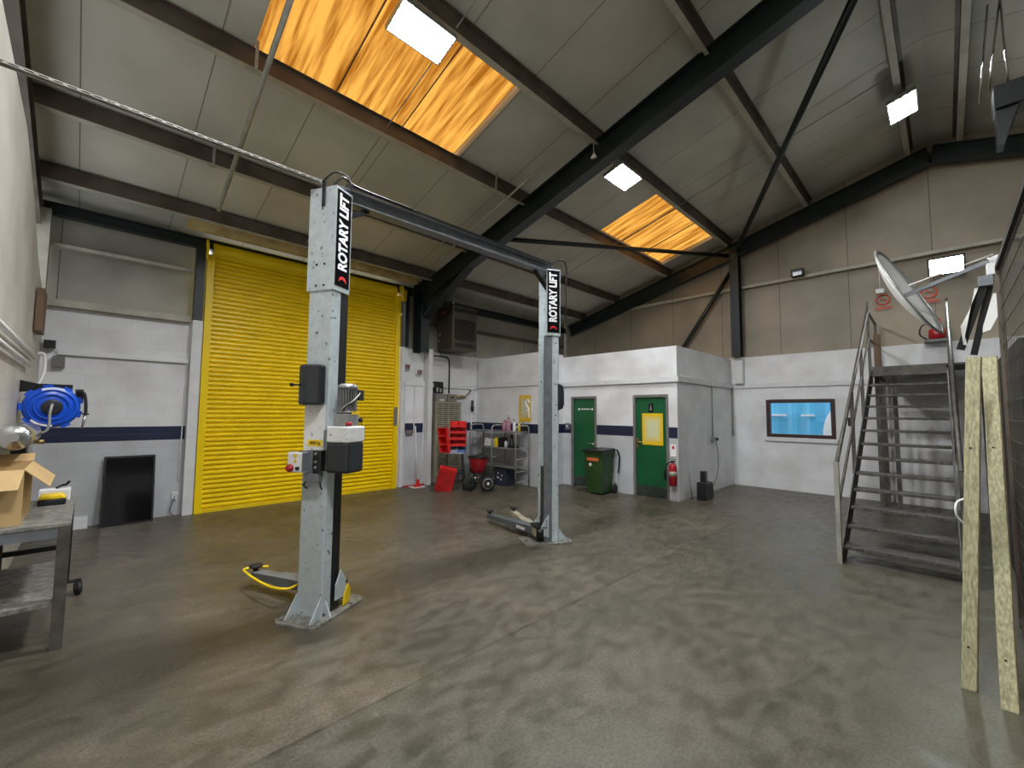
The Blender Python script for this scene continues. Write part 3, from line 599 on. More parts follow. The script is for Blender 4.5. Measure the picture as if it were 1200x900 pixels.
# overhead crossbeam
t = thing('lift_crossbeam', (2.9, 3.66, 3.50), 'dark grey overhead beam joining the tops of both lift columns', 'beam')
b = MB(); ibeam(b, (1.46, 3.70, 3.56), (4.34, 3.66, 3.56), .12, .12, .012); b.build('crossbeam', 'grey_mid', t)
MB().bb((1.5, 3.60, 3.615), (4.3, 3.605, 3.64)).tube(curve_pts([(1.40, 3.62, 3.58), (1.47, 3.6, 3.68), (1.62, 3.6, 3.64), (2.2, 3.6, 3.635)]), .010).build('cable_run', 'black_metal', t)
MB().bar((4.02, 3.67, 3.5), (4.28, 3.66, 3.28), .04, .04).build('knee_brace', 'black_metal', t)
MB().bar((1.75, 3.69, 3.5), (1.52, 3.70, 3.36), .04, .04).build('knee_brace', 'black_metal', t)
for x, y in ((1.45, 3.68), (4.30, 3.66)): MB().lathe([(.055, -.03), (.055, .03)], (x, y, 3.47), (0, 1, 0), 16).build('pulley', 'black_metal', t)
MB().tube(curve_pts([(4.25, 3.6, 3.60), (4.30, 3.55, 3.66), (4.42, 3.5, 3.67), (4.50, 3.52, 3.56), (4.50, 3.53, 3.3), (4.50, 3.53, 2.7)], 6), .009).build('hydraulic_hose', 'rubber', t)
MB().tube(curve_pts([(1.30, 3.60, 3.57), (1.36, 3.5, 3.64), (1.46, 3.47, 3.62), (1.50, 3.46, 3.5)], 6), .008).build('hydraulic_hose', 'rubber', t)
# slotted feed channel from left wall
t = thing('cable_channel', (-.48, 3.66, 3.6), 'slotted steel channel running from the left wall to the near lift column', 'channel')
b = MB(); P0, P1 = Vector((-.5, 3.66, 3.595)), Vector((1.34, 3.66, 3.60))
b.bar(P0+Vector((0, 0, .01)), P1+Vector((0, 0, .01)), .03, .004).bar(P0+Vector((0, .015, .0)), P1+Vector((0, .015, 0)), .004, .022)
b.bb((-.5, 3.638, 3.588), (1.34, 3.642, 3.592)).bb((-.5, 3.638, 3.600), (1.34, 3.642, 3.606))
for k in range(32): b.bb((-.5+k*.058, 3.638, 3.591), (-.5+k*.058+.02, 3.642, 3.601))
b.build('slotted_channel', 'pale_steel', t)
MB().tube([(-.5, 3.655, 3.606), (1.34, 3.655, 3.606)], .008).build('cable', 'black_plastic', t)
MB().bb((1.315, 3.60, 3.38), (1.33, 3.64, 3.60)).build('hanger', 'black_metal', t)

# cover box on the back of column A
t = tA
cv = MB(LA); o = [(-.015, -.105), (-.07, -.075), (-.105, .0), (-.105, .05), (-.07, .125), (-.015, .135)]
cv.prism(o, (0, 0, 1.70), (1, 0, 0), (0, 1, 0), .33); cv.build('lock_cover', 'dark_plastic', t, bevel=.018)
MB(LA).tube([(-.10, .07, 1.86), (-.15, .10, 1.86)], .007).lathe([(.0, -.016), (.012, -.012), (.016, 0), (.012, .012), (0, .016)], (-.16, .105, 1.86), (1, -.4, 0), 12).build('release_handle', 'black_plastic', t)
MB(LA).bb((-.012, -.10, 1.30), (-.001, .105, 1.70)).build('scuffed_white_plate', 'scuffed_white', t)
MB(LA).bb((-.0145, -.085, 1.365), (-.012, .06, 1.415)).build('yellow_label', 'yellow2', t)
Xl = Vector((0, -1, 0)); Yl = Vector((0, 0, 1))
text('4000 kg', .034, LA @ frameM((-.0155, -.012, 1.39), Xl, Yl), 'black_plastic', 'label_lettering', t, .0004, .0008)
# control box
MB(LA).bb((-.10, .02, 1.17), (-.015, .06, 1.33)).build('box_bracket', 'grey_mid', t)
cb = MB(LA).bb((-.115, .0, 1.16), (-.05, .165, 1.32)).build('control_box', 'white', t, bevel=.01)
MB(LA).bb((-.05, -.04, 1.15), (-.012, .0, 1.335)).bb((-.13, -.005, 1.17), (-.05, .0, 1.32)).build('side_bracket', 'grey_mid', t)
MB(LA).bb((-.06, -.12, 1.17), (-.012, -.04, 1.335)).build('cable_gland_box', 'black_plastic', t)
g2 = MB(LA)
for z in (1.31, 1.245, 1.20): g2.lathe([(.012, 0), (.009, .012)], (-.06, -.07, z), (-1, 0, 0), 10)
g2.build('gland_nut', 'galv', t)
MB(LA).bb((-.06, -.10, 1.08), (-.012, .04, 1.15)).build('junction_box', 'grey_mid', t, bevel=.004)
MB(LA).lathe([(.030, 0), (.030, .02), (.02, .022), (.02, .035)], (-.115, .125, 1.195), (-1, 0, 0), 16).build('red_isolator', 'red_dark', cb)
MB(LA).lathe([(.014, 0), (.014, .018)], (-.115, .05, 1.195), (-1, 0, 0), 12).build('black_button', 'black_plastic', cb)
MB(LA).prism([(-.018, -.014), (.018, -.014), (0, .018)], (-.116, .082, 1.255), (0, -1, 0), (0, 0, 1), .0015).bb((-.1165, .065, 1.283), (-.1155, .10, 1.305)).build('warning_sticker', 'yellow2', cb)
for a_, b_ in ((.03, .07), (-.09, -.10)): MB(LA).tube(curve_pts([(-.03, a_, 1.09), (-.03, b_, 1.05), (-.01, (a_+b_)/2, 1.02)], 5), .006).build('cable', 'rubber', t)
# pump unit on the side of column A
PU = L2W(LA, (.055, -.26, 0)); px, py = PU.x, PU.y
pu = MB(Mz((px, py, 0), AX)); pu.bb((-.105, -.105, 1.16), (.095, .105, 1.40)).build('oil_tank', 'dark_plastic', t, bevel=.02)
MB(Mz((px, py, 0), AX)).bb((-.105, -.108, 1.40), (.098, .108, 1.53)).build('tank_top', 'scuffed_white', t, bevel=.012)
MB(Mz((px, py, 0), AX)).bb((-.075, -.07, 1.53), (.06, .07, 1.63)).build('valve_block', 'galv', t, bevel=.006)
mt = MB(Mz((px, py, 0), AX)); mt.lathe([(.05, 0), (.075, .01), (.075, .02)], (0, 0, 1.63)); 
for k in range(24):
    a_ = 2*math.pi*k/24; mt.box((.066*math.cos(a_), .066*math.sin(a_), 1.735), (.022, .005, .19), Matrix.Rotation(a_, 4, 'Z'))
mt.lathe([(.06, 0), (.06, .20), (.078, .20), (.078, .23), (.05, .245)], (0, 0, 1.63)).build('motor', 'galv', t)
MB(Mz((px, py, 0), AX)).bb((.075, -.05, 1.74), (.15, .03, 1.83)).build('terminal_box', 'dark_plastic', t, bevel=.006)
MB(Mz((px, py, 0), AX)).lathe([(.026, 0), (.026, .03)], (-.06, -.07, 1.535), (0, 0, 1), 14).build('red_filler_cap', 'red_dark', t)
MB(Mz((px, py, 0), AX)).bb((-.03, -.074, 1.625), (.06, -.07, 1.655)).build('yellow_tag', 'yellow2', t)
MB(Mz((px, py, 0), AX)).lathe([(.022, 0), (.022, .05)], (.06, -.05, 1.58), (1, 0, 0), 12).tube([(.10, -.05, 1.60), (.15, -.05, 1.50)], .005).lathe([(0, -.014), (.013, -.008), (.013, .008), (0, .014)], (.153, -.05, 1.49), (0, 0, 1), 12).build('lowering_lever', 'black_plastic', t)
MB(Mz((px, py, 0), AX)).tube(curve_pts([(-.07, .0, 1.62), (-.085, -.03, 1.68), (-.02, -.08, 1.74), (.08, -.06, 1.80)], 6), .006).build('wiring', 'pale_steel', t)
MB(Mz((px, py, 0), AX)).bb((-.10, .10, 1.35), (.0, .135, 1.50)).build('mounting_bracket', 'grey_mid', t)
# black cover on column B, far side
MB(LB).prism([(.02, 0), (.02, .36), (-.05, .33), (-.07, .25), (-.07, .08), (-.05, .03)], (0, .04, 1.68), (1, 0, 0), (0, 0, 1), -.10).build('lock_cover', 'dark_plastic', tB, bevel=.01)
MB(LB).tube([(-.01, .0, 2.6), (-.03, .0, 1.2), (-.02, .0, .6)], .006).build('hydraulic_pipe', 'black_metal', tB)

# ================================================================== HIGH-BAY LAMPS
def lamp(x, y, label, lm):
    z = zbot(y)+.22; t = thing('high_bay_lamp', (x, y, z), label, 'lamp', 0, 'high bay lamps'); s = 1 if y > 0 else -1
    L = Matrix.Translation((x, y, z)) @ Matrix.Rotation(-s*th, 4, 'X')
    MB(L).bb((-.32, -.18, .012), (.32, .18, .055)).build('lamp_housing', 'galv', t)
    f = MB(L); f.bb((-.32, -.18, -.005), (-.305, .18, .012)).bb((.305, -.18, -.005), (.32, .18, .012)).bb((-.305, -.18, -.005), (.305, -.168, .012)).bb((-.305, .168, -.005), (.305, .18, .012)); f.build('lamp_rim', 'galv', t)
    for k in range(4):
        y0 = -.155+k*.084; MB(L).bb((-.30, y0, .004), (.30, y0+.058, .011)).build('led_strip', lm, t)
    for x_ in (-.2, .2): MB(L).tube([(x_, 0, .055), (x_, 0, .2)], .006).build('hanger', 'pale_steel', t)
labs = ['bright LED high bay lamp under the large skylight', 'bright LED high bay lamp beyond the middle rafter near the smaller skylight', 'bright LED high bay lamp towards the ridge at the upper right', 'LED high bay lamp above the photographer by the left wall', 'LED high bay lamp near the ridge above the middle of the hall']
for k_, ((x, y), l) in enumerate(zip(LAMPS, labs)): lamp(x, y, l, emis('led_panel', (0.93, 0.96, 1.0), LAMP_E*LAMP_K[k_]))
# floodlight on the gable wall
t = thing('floodlight', (10.75, -.12, 4.30), 'very bright white floodlight on the gable wall above the stairs', 'floodlight')
Lf = Matrix.Translation((10.74, -.12, 4.33)) @ Matrix.Rotation(math.radians(-28), 4, 'Y')
MB(Lf).bb((-.0, -.24, -.16), (.06, .24, .16)).build('lamp_housing', 'black_metal', t, bevel=.01)
MB(Lf).bb((-.008, -.21, -.135), (-.001, .21, .135)).build('led_panel', 'flood', t)
MB().tube([(10.79, -.30, 4.30), (11.0, -.30, 4.34)], .012).tube([(10.79, .08, 4.30), (11.0, .08, 4.34)], .012).build('lamp_bracket', 'black_metal', t)
t = thing('floodlight', (10.9, 2.14, 4.72), 'small black unlit floodlight on the gable rail', 'floodlight')
MB().bb((10.80, 2.02, 4.66), (10.92, 2.26, 4.83)).build('lamp_housing', 'black_metal', t, bevel=.015)
MB().bb((10.795, 2.06, 4.68), (10.80, 2.22, 4.76)).build('lamp_glass', 'galv', t)
t = thing('pendant_sensor', (5.2, 3.55, 5.5), 'small white hanging sensor on a wire at the middle rafter', 'sensor')
MB().tube([(5.2, 3.56, 5.74), (5.2, 3.55, 5.52)], .005).build('wire', 'white', t); MB().lathe([(.012, .07), (.02, .05), (.05, .0), (.0, -.01)], (5.2, 3.55, 5.48)).build('sensor_head', 'white', t)
t = thing('pendant_sensor', (10.8, .80, 4.05), 'small white hanging cord pull above the no smoking sign', 'sensor')
MB().tube([(10.9, .80, 4.6), (10.9, .80, 4.12)], .005).build('wire', 'white', t); MB().bb((10.85, .74, 4.04), (10.95, .86, 4.12)).build('sensor_head', 'white', t)

# ================================================================== HANGING HEATER
t = thing('unit_heater', (6.2, 8.0, 3.10), 'brown boxy warm air heater hung high in the corner', 'heater')
hx0, hx1, hy0, hy1, hz0, hz1 = 5.88, 6.62, 7.92, 8.52, 3.12, 4.14
MB().bb((hx0, hy0, hz0), (hx1, hy1, hz1)).build('casing', 'heater', t, bevel=.01)
MB().bb((hx0+.08, hy0-.012, hz0+.22), (hx1-.08, hy0-.001, hz1-.30)).build('louvre_opening', 'black_metal', t)
for k in range(9):
    z = hz0+.26+k*.055; MB().box(((hx0+hx1)/2, hy0-.022, z), (hx1-hx0-.16, .04, .008), Matrix.Rotation(math.radians(35), 4, 'X')).build('louvre_blade', 'heater', t)
MB().bb((hx0+.06, hy0-.012, hz1-.14), (hx1-.06, hy0-.001, hz1-.05)).build('air_slot', 'black_metal', t)
MB().bb((hx0+.08, hy0-.012, hz0+.05), (hx1-.08, hy0-.001, hz0+.14)).build('air_slot', 'black_metal', t)
MB().bb((hx0-.006, 8.15, hz1-.16), (hx0, 8.35, hz1-.12)).build('orange_label', 'orange_label', t)
MB().bb((hx0-.008, 8.38, hz0+.36), (hx0, 8.44, hz0+.39)).bb((hx0-.008, 8.42, hz0+.2), (hx0, 8.46, hz0+.24)).build('small_label', 'cream_edge', t)
for x in (hx0+.08, hx1-.08):
    for y in (hy0+.08, hy1-.08): MB().tube([(x, y, hz1), (x, y, zlin(y))], .008).build('hanging_rod', 'pale_steel', t)
MB().tube([(hx0+.03, hy0+.03, hz1), (hx0+.03, hy0+.03, hz1+.22)], .016).build('gas_valve', 'chrome', t)
tag(MB().tube(curve_pts([(5.75, 8.45, 2.98), (6.0, 8.45, 2.98), (6.15, 8.45, 2.96), (6.2, 8.45, 2.8), (6.2, 8.45, 2.1)], 6), .02).build('heater_pipe', 'black_plastic'), 'black pipe bending down from the heater to the louvred rack', 'pipe')

# ================================================================== STORE CORNER (right of the shutter)
t = thing('louvred_rack', (6.05, 8.4, 0), 'beige free standing rack of louvred panels against the back wall', 'rack')
rx0, rx1, ry = 5.76, 6.50, 8.34
MB().bb((rx0, ry, .02), (rx1, 8.56, 1.90)).build('rack_body', 'beige', t)
for (x0, x1) in ((rx0+.02, (rx0+rx1)/2-.012), ((rx0+rx1)/2+.012, rx1-.07)):
    b = MB()
    z = .30
    b.bb((x0, ry-.006, .2), (x1, ry, 1.89))
    for k in range(34):
        w = (x1-x0)/2
        for j in range(2): b.box((x0+w*(j+.5), ry-.014, .27+k*.048), (w*.84, .022, .005), Matrix.Rotation(math.radians(30), 4, 'X'))
    b.build('louvre_panel', 'beige', t)
    b = MB()
    for k in range(34):
        w = (x1-x0)/2
        for j in range(2): b.bb((x0+w*(j+.08), ry-.0075, .247+k*.048), (x0+w*(j+.92), ry-.0062, .262+k*.048))
    b.build('louvre_slots', 'black_metal', t)
b = MB(); b.bb((rx0-.004, 8.35, .2), (rx0-.001, 8.55, 1.88))
for k in range(34): b.bb((rx0-.02, 8.37, .26+k*.048), (rx0-.004, 8.53, .265+k*.048))
b.build('side_louvre', 'beige', t)
MB().bb((rx0+.02, ry-.005, .02), (rx1-.02, ry, .18)).build('plinth', 'frame_grey', t)
for x0, x1, l in ((5.78, 6.08, 'left taupe box on top of the louvred rack with a white tag'), (6.11, 6.38, 'right taupe box on top of the louvred rack')):
    tt = thing('storage_box', ((x0+x1)/2, 8.45, 1.90), l, 'box'); MB().bb((x0, 8.36, 1.902), (x1, 8.56, 2.08)).build('box_body', 'taupe', tt, bevel=.006)
    if x0 < 6: MB().bb((x0+.10, 8.355, 1.92), (x0+.22, 8.36, 1.95)).build('white_tag', 'white', tt)
    else: MB().bb((x0+.08, 8.355, 1.99), (x0+.19, 8.36, 2.02)).build('hand_hole', 'black_metal', tt)
t = thing('fuse_board', (6.0, 8.55, 2.10), 'small black electrical board above the louvred rack', 'fuse board')
MB().bb((5.84, 8.54, 2.10), (6.10, 8.6, 2.38)).build('board', 'black_metal', t); MB().bb((5.90, 8.52, 2.13), (5.94, 8.54, 2.24)).bb((5.99, 8.52, 2.13), (6.04, 8.54, 2.22)).build('switch_blocks', 'galv', t)
t = thing('wall_meter', (6.6, 8.55, 2.0), 'small brass fitting on the wall right of the rack top', 'pipe fitting')
MB().tube([(6.48, 8.52, 2.05), (6.78, 8.52, 2.05)], .028).build('fitting_body', 'brass', t); MB().tube([(6.78, 8.52, 2.06), (6.88, 8.52, 2.15), (6.95, 8.52, 2.22)], .012).build('lever', 'black_metal', t)
tag(MB().tube([(7.0, 8.56, 0.1), (7.0, 8.56, 2.27)], .022).build('wall_pipe', 'white'), 'white vertical pipe in the corner right of the rack', 'pipe')
tag(MB().lathe([(.02, 0), (.04, .04), (.05, .12), (.035, .16), (.035, .28), (.02, .30)], (7.0, 8.52, 1.66)).build('pipe_valve', 'black_plastic'), 'black valve on the white corner pipe', 'valve')
tag(MB().tube([(7.16, 8.5, 2.35), (7.16, 8.5, 3.0)], .012).tube([(7.16, 7.6, 2.38), (7.16, 7.6, 2.8)], .01).build('conduit', 'white_paint'), 'thin white conduit above the shelf wall', 'conduit')
# broom / mop handles leaning
t = thing('broom', (5.25, 8.3, 0), 'long white handled broom with a red head leaning beside the shutter', 'broom')
MB().tube([(5.24, 8.25, .12), (5.27, 8.42, 1.33)], .014).build('broom_handle', 'white', t); MB().bb((5.16, 8.20, 0), (5.32, 8.28, .05)).prism([(-.035, 0), (.035, 0), (.02, .12), (-.02, .12)], (5.24, 8.20, .05), (1, 0, 0), (0, 0, 1), -.05).build('broom_head', 'red', t)
tag(MB().tube(curve_pts([(5.47, 8.43, 2.24), (5.48, 8.42, 1.4), (5.42, 8.40, .5), (5.32, 8.36, .12)], 6), .010).build('air_line', 'white'), 'thin white hose hanging down the ribbed sheet door', 'hose')
tag(MB().bb((5.03, 8.40, 1.15), (5.20, 8.44, 1.24)).build('dispenser', 'galv', bevel=.005), 'small silver fitting on the ribbed sheet door', 'fitting')

# chair
t = thing('stool_chair', (5.72, 7.54, 0), 'tall grey plastic chair holding red bins in front of the rack', 'chair', .25)
L = Mz((5.72, 7.54, 0), -.75)
seat = MB(L).bb((-.21, -.20, .76), (.21, .20, .785)).build('seat', 'chair_grey', t, bevel=.01)
bk = MB(L); bk.prism([(-.19, 0), (.19, 0), (.20, .18), (.16, .36), (-.16, .36), (-.20, .18)], (0, .20, .77), (1, 0, 0), (0, .10, 1), -.015); bk.build('backrest', 'chair_grey', t, bevel=.006)
for sx in (-1, 1):
    for sy in (-1, 1): MB(L).tube([(sx*.16, sy*.15, .76), (sx*.22, sy*.23, .012)], .011).build('leg', 'black_metal', t)
for yy in (-.19, .19): MB(L).tube([(-.19, yy, .36), (.19, yy, .36)], .008).build('stretcher', 'black_metal', t)
# picking bins
def bin_mesh(w, d, h, m, label, cat='storage bin'):
    o = MB(); th_ = .006
    def wall(pts, off, axu, axv, dep): o.prism(pts, off, axu, axv, dep)
    side = [(0, 0), (d, 0), (d, h), (d*.35, h), (0, h*.45)]
    o.prism(side, (-w/2, 0, 0), (0, 1, 0), (0, 0, 1), th_); o.prism(side, (w/2-th_, 0, 0), (0, 1, 0), (0, 0, 1), th_)
    o.bb((-w/2+th_, 0, 0), (w/2-th_, d, th_)).bb((-w/2+th_, d-th_, th_), (w/2-th_, d, h)).bb((-w/2+th_, 0, th_), (w/2-th_, th_, h*.45))
    ob = o.build('picking_bin', m, at=(0, 0, 0)); return ob
proto = bin_mesh(.17, .26, .13, 'red', '')
first = True
Lc = Mz((5.74, 7.53, 0), -.75)
rows = ['bottom', 'second', 'third', 'top']
for k in range(4):
    for j in range(2):
        o = proto if first else proto.copy()
        if not first: C.objects.link(o)
        first = False
        p = Lc @ Vector((-.04+j*.175, -.13+k*.006, .92+k*.135)); o.location = p; o.rotation_euler = (0, 0, -.75)
        tag(o, 'red open fronted bin on the chair, %s row, %s column' % (rows[k], ('left', 'right')[j]), 'storage bin', 'red picking bins on the chair')
for k in range(3):
    o = proto.copy(); C.objects.link(o); p = Lc @ Vector((-.095-.02*k, -.22, .885+k*.178)); o.location = p; o.rotation_euler = (0, -1.72, -.15)
    tag(o, 'red bin turned on its side at the left of the stack, %s one' % ('lowest', 'middle', 'uppermost')[k], 'storage bin', 'red picking bins on the chair')
for j, (m, l) in enumerate((('chair_grey', 'pale blue bin on the chair under the red bins'), ('blue_bin', 'dark blue bin on the chair under the red bins'))):
    o = bin_mesh(.17, .26, .125, m, ''); o.location = Lc @ Vector((-.04+j*.175, -.13, .79)); o.rotation_euler = (0, 0, -.75); tag(o, l, 'storage bin')
# red slab box leaning against the chair
t = thing('red_case', (5.42, 7.42, 0), 'flat red plastic case leaning against the chair legs', 'case')
Lr = Matrix.Translation((5.46, 7.60, .0)) @ Matrix.Rotation(-.70, 4, 'Z') @ Matrix.Rotation(math.radians(18), 4, 'X') @ Matrix.Rotation(math.radians(14), 4, 'Y')
MB(Lr).bb((-.18, -.20, .05), (.18, -.06, .58)).build('case_shell', 'red', t, bevel=.012); MB(Lr).bb((-.14, -.203, .10), (.14, -.20, .53)).bb((-.12, -.206, .24), (.12, -.203, .26)).bb((-.12, -.206, .38), (.12, -.203, .40)).build('case_ribs', 'red', t)
# salt spreader
t = thing('salt_spreader', (5.95, 7.0, 0), 'small push salt spreader with red hopper and black wheels', 'spreader')
hc = Vector((6.02, 7.10, 0))
MB().lathe([(.10, .36), (.15, .42), (.21, .66), (.215, .68)], hc, (0, 0, 1), 20).build('hopper', 'red_dark', t)
MB().lathe([(.225, .68), (.23, .71), (.05, .735), (0, .735)], hc, (0, 0, 1), 20).build('hopper_lid', 'black_plastic', t)
for k, (wx, wy) in enumerate(((6.02, 6.80), (5.80, 7.12))):
    ax = Vector((.35, .94, 0)).normalized()*-1
    w_ = MB().lathe([(.09, -.045), (.145, -.045), (.155, -.02), (.155, .02), (.145, .045), (.09, .045)], (wx, wy, .155), ax, 24).build('wheel', 'rubber', t)
    MB().lathe([(.02, .052), (.03, .045), (.06, .03), (.105, .047), (.105, -.04)], (wx, wy, .17), ax, 20).build('wheel_hub', 'white' if k == 0 else 'black_metal', w_)
MB().tube([(6.02, 6.80, .17), (5.80, 7.12, .17)], .012).tube([(5.91, 6.96, .17), (5.98, 7.15, .36)], .014).tube(curve_pts([(6.0, 7.15, .34), (5.90, 7.17, .38), (5.86, 7.18, .46)], 4), .013).tube([(6.1, 7.0, .34), (6.0, 6.75, .02)], .012).tube([(5.95, 7.15, .36), (5.7, 6.95, .02)], .012).build('frame', 'black_metal', t)
MB().lathe([(.06, .0), (.12, .02), (.06, .05)], (5.98, 7.15, .24)).build('spinner', 'galv', t)

# tubular shelf unit
t = thing('shelf_unit', (6.9, 7.4, 0), 'tubular metal shelf unit against the white wall', 'shelf unit')
for y in (6.64, 7.42, 8.20):
    MB().tube([(6.69, y, 0.01), (6.69, y, 1.26), (6.70, y, 1.32), (6.74, y, 1.35), (6.80, y, 1.36), (7.05, y, 1.36), (7.10, y, 1.32), (7.11, y, 1.26), (7.11, y, .01)], .017).build('end_frame', 'pale_steel', t)
    for zz in (.13, .35, .62): MB().tube([(6.69, y, zz), (7.11, y, zz)], .009).build('cross_rung', 'pale_steel', t)
for z in (1.22, .85, .44):
    MB().bb((6.70, 6.66, z-.012), (7.10, 8.20, z+.012)).build('shelf', 'galv', t, bevel=.003)
    MB().bb((6.685, 6.64, z-.02), (6.70, 8.22, z+.015)).build('shelf_lip', 'galv', t)
def bottle(x, y, z, r, h, m, label, pump=True, cat='bottle'):
    t = thing('bottle', (x, y, z), label, cat)
    MB().lathe([(r*.9, 0), (r, .01), (r, h*.68), (r*.45, h*.78), (r*.4, h*.86)], (x, y, z), n=16).build('bottle_body', m, t)
    b = MB().lathe([(r*.42, h*.86), (r*.42, h*.94)], (x, y, z), n=12)
    if pump: b.tube([(x, y, z+h*.9), (x, y, z+h*1.1), (x-.05, y, z+h*1.08)], .006)
    b.build('bottle_cap', 'black_plastic', t)
bottle(6.80, 6.98, 1.232, .055, .32, 'pink', 'pink hand cleaner bottle with black pump on the top shelf')
bottle(6.86, 7.16, 1.232, .07, .26, 'pink', 'squat pale pink cleaner tub on the top shelf', False)
bottle(6.90, 6.74, 1.232, .03, .22, 'yellow2', 'slim yellow bottle at the right end of the top shelf', False)
bottle(6.80, 6.80, 1.232, .032, .25, 'white', 'slim clear white bottle beside the yellow one on the top shelf')
t = thing('angle_tool', (6.95, 6.7, 1.232), 'small black and grey machine at the right end of the top shelf', 'tool')
MB().bb((7.0, 6.68, 1.234), (7.12, 6.82, 1.36)).build('tool_body', 'dark_plastic', t, bevel=.01); MB().lathe([(.02, 0), (.03, .05), (.012, .08)], (7.04, 6.75, 1.36)).build('tool_knob', 'galv', t)
tag(MB().prism([(-.14, 0), (.14, 0), (.12, .17), (-.09, .19), (-.12, .12)], (6.78, 7.66, .864), (0, -1, 0), (0, 0, 1), -.22).build('foam_tray', 'white', bevel=.012), 'off white folded sack on the middle shelf', 'sack')
tag(MB().bb((6.74, 7.29, .864), (6.90, 7.39, 1.07)).build('oil_can', 'yellow2', bevel=.01), 'yellow green oil can on the middle shelf', 'can')
tag(MB().bb((6.74, 7.15, .864), (6.94, 7.26, 1.08)).build('box', 'black_plastic', bevel=.008), 'black box beside the yellow can on the middle shelf', 'box')
tag(MB().lathe([(.035, 0), (.035, .10), (.02, .14)], (6.80, 7.06, .864)).build('spray_can', 'white'), 'small white can on the middle shelf', 'can')
tag(MB().lathe([(.07, 0), (.08, .03), (.04, .10), (.03, .28), (.01, .30)], (6.85, 6.92, .864)).bb((6.78, 6.74, .864), (6.90, 6.98, .90)).build('car_polisher', 'black_plastic'), 'black power tool lying on the middle shelf', 'tool')
t = thing('crate', (6.9, 7.3, 0), 'dark blue grey crate with white marks on the floor under the shelves', 'crate')
MB().bb((6.72, 7.02, .0), (7.08, 7.36, .40)).build('crate_body', 'purple_crate', t, bevel=.01); MB().bb((6.715, 7.12, .12), (6.72, 7.15, .17)).bb((6.715, 7.2, .16), (6.72, 7.26, .2)).bb((6.715, 7.2, .26), (6.72, 7.24, .29)).bb((6.715, 7.08, .22), (6.72, 7.12, .25)).build('printed_marks', 'white_label', t)
t = thing('poster', (7.19, 6.85, 1.45), 'yellow wall poster with white curved lettering above the shelves', 'poster')
MB().bb((7.19, 6.66, 1.45), (7.197, 7.03, 2.06)).build('poster_sheet', 'poster_grey', t)
MB().tube(curve_pts([(7.188, 6.70, 1.88), (7.188, 6.74, 1.95), (7.188, 6.80, 1.92), (7.188, 6.80, 1.84), (7.188, 6.73, 1.76), (7.188, 6.70, 1.70)], 6), .016, 6).tube(curve_pts([(7.188, 6.77, 1.72), (7.188, 6.72, 1.66), (7.188, 6.70, 1.54)], 6), .013, 6).build('white_curl', 'white_label', t)

# ================================================================== WHEELIE BIN, EXTINGUISHER, SPEAKER
bx, by = 7.66, 5.13
t = thing('wheelie_bin', (bx, by, 0), 'green wheelie bin between the two green doors', 'wheelie bin')
def taperbox(b, x0, x1, y0, y1, z0, z1, k):
    cx, cy = (x0+x1)/2, (y0+y1)/2; lo = [b.v((cx+(x-cx)*k, cy+(y-cy)*k, z0)) for x, y in ((x0, y0), (x1, y0), (x1, y1), (x0, y1))]; hi = [b.v((x, y, z1)) for x, y in ((x0, y0), (x1, y0), (x1, y1), (x0, y1))]
    b.f(lo[::-1]); b.f(hi)
    for i in range(4): b.f([lo[i], lo[(i+1) % 4], hi[(i+1) % 4], hi[i]])
b = MB(); taperbox(b, 7.42, 7.88, 4.91, 5.35, .02, .86, .84); b.build('bin_body', 'bin_green', t, bevel=.02)
MB().bb((7.395, 4.885, .82), (7.90, 5.375, .87)).build('bin_rim', 'bin_green', t, bevel=.012)
b = MB(); b.prism([(-.04, 0), (.5, 0), (.46, .05), (.0, .03), (-.04, .012)], (7.40, 5.385, .872), (1, 0, 0), (0, 0, 1), .51); b.build('bin_lid', 'black_plastic', t, bevel=.008)
MB().tube([(7.94, 4.95, .86), (7.96, 4.95, .90), (7.96, 5.31, .90), (7.94, 5.31, .86)], .016).build('handle_bar', 'black_plastic', t)
for y in (4.90, 5.33): MB().lathe([(.03, -.025), (.09, -.025), (.10, -.01), (.10, .01), (.09, .025), (.03, .025)], (7.86, y, .10), (0, 1, 0), 20).build('wheel', 'rubber', t)
MB().bb((7.405, 4.99, .68), (7.43, 5.27, .74)).build('orange_label', 'orange_label', t)
MB().lathe([(.035, 0), (.035, .01)], (7.44, 5.20, .60), (-1, 0, 0), 14).build('round_sticker', 'white', t)
tag(MB().tube(curve_pts([(7.97, 5.36, 1.3), (7.96, 5.35, .95)], 3), .001, 4).tube(curve_pts([(7.88, 4.85, .90), (7.95, 4.83, .75), (7.93, 4.84, .5), (7.9, 4.84, .42)], 5), .018).build('strap', 'black_plastic'), 'black strap hanging behind the wheelie bin', 'strap')
t = thing('fire_extinguisher', (7.90, 3.67, .3), 'red fire extinguisher hung beside the office door', 'fire extinguisher')
c0 = (7.90, 3.66, .30)
MB().lathe([(.055, 0), (.07, .01), (.07, .34), (.055, .39), (.025, .42), (.025, .44)], c0, n=20).build('cylinder', 'red_dark', t)
MB().lathe([(.0705, .18), (.0705, .27)], c0, n=20).build('paper_label', 'cream_edge', t)
MB().bb((7.86, 3.63, .74), (7.94, 3.69, .77)).bar((7.84, 3.70, .80), (7.96, 3.64, .79), .02, .012).build('valve_lever', 'black_metal', t)
MB().tube(curve_pts([(7.9, 3.69, .75), (7.88, 3.76, .70), (7.88, 3.80, .60), (7.88, 3.80, .55)], 5), .012).lathe([(.015, 0), (.028, .04), (.028, .18), (.014, .22)], (7.88, 3.80, .40)).build('discharge_horn', 'black_plastic', t)
t = thing('safety_sign', (7.99, 3.68, .85), 'narrow white extinguisher notice above the red extinguisher', 'sign')
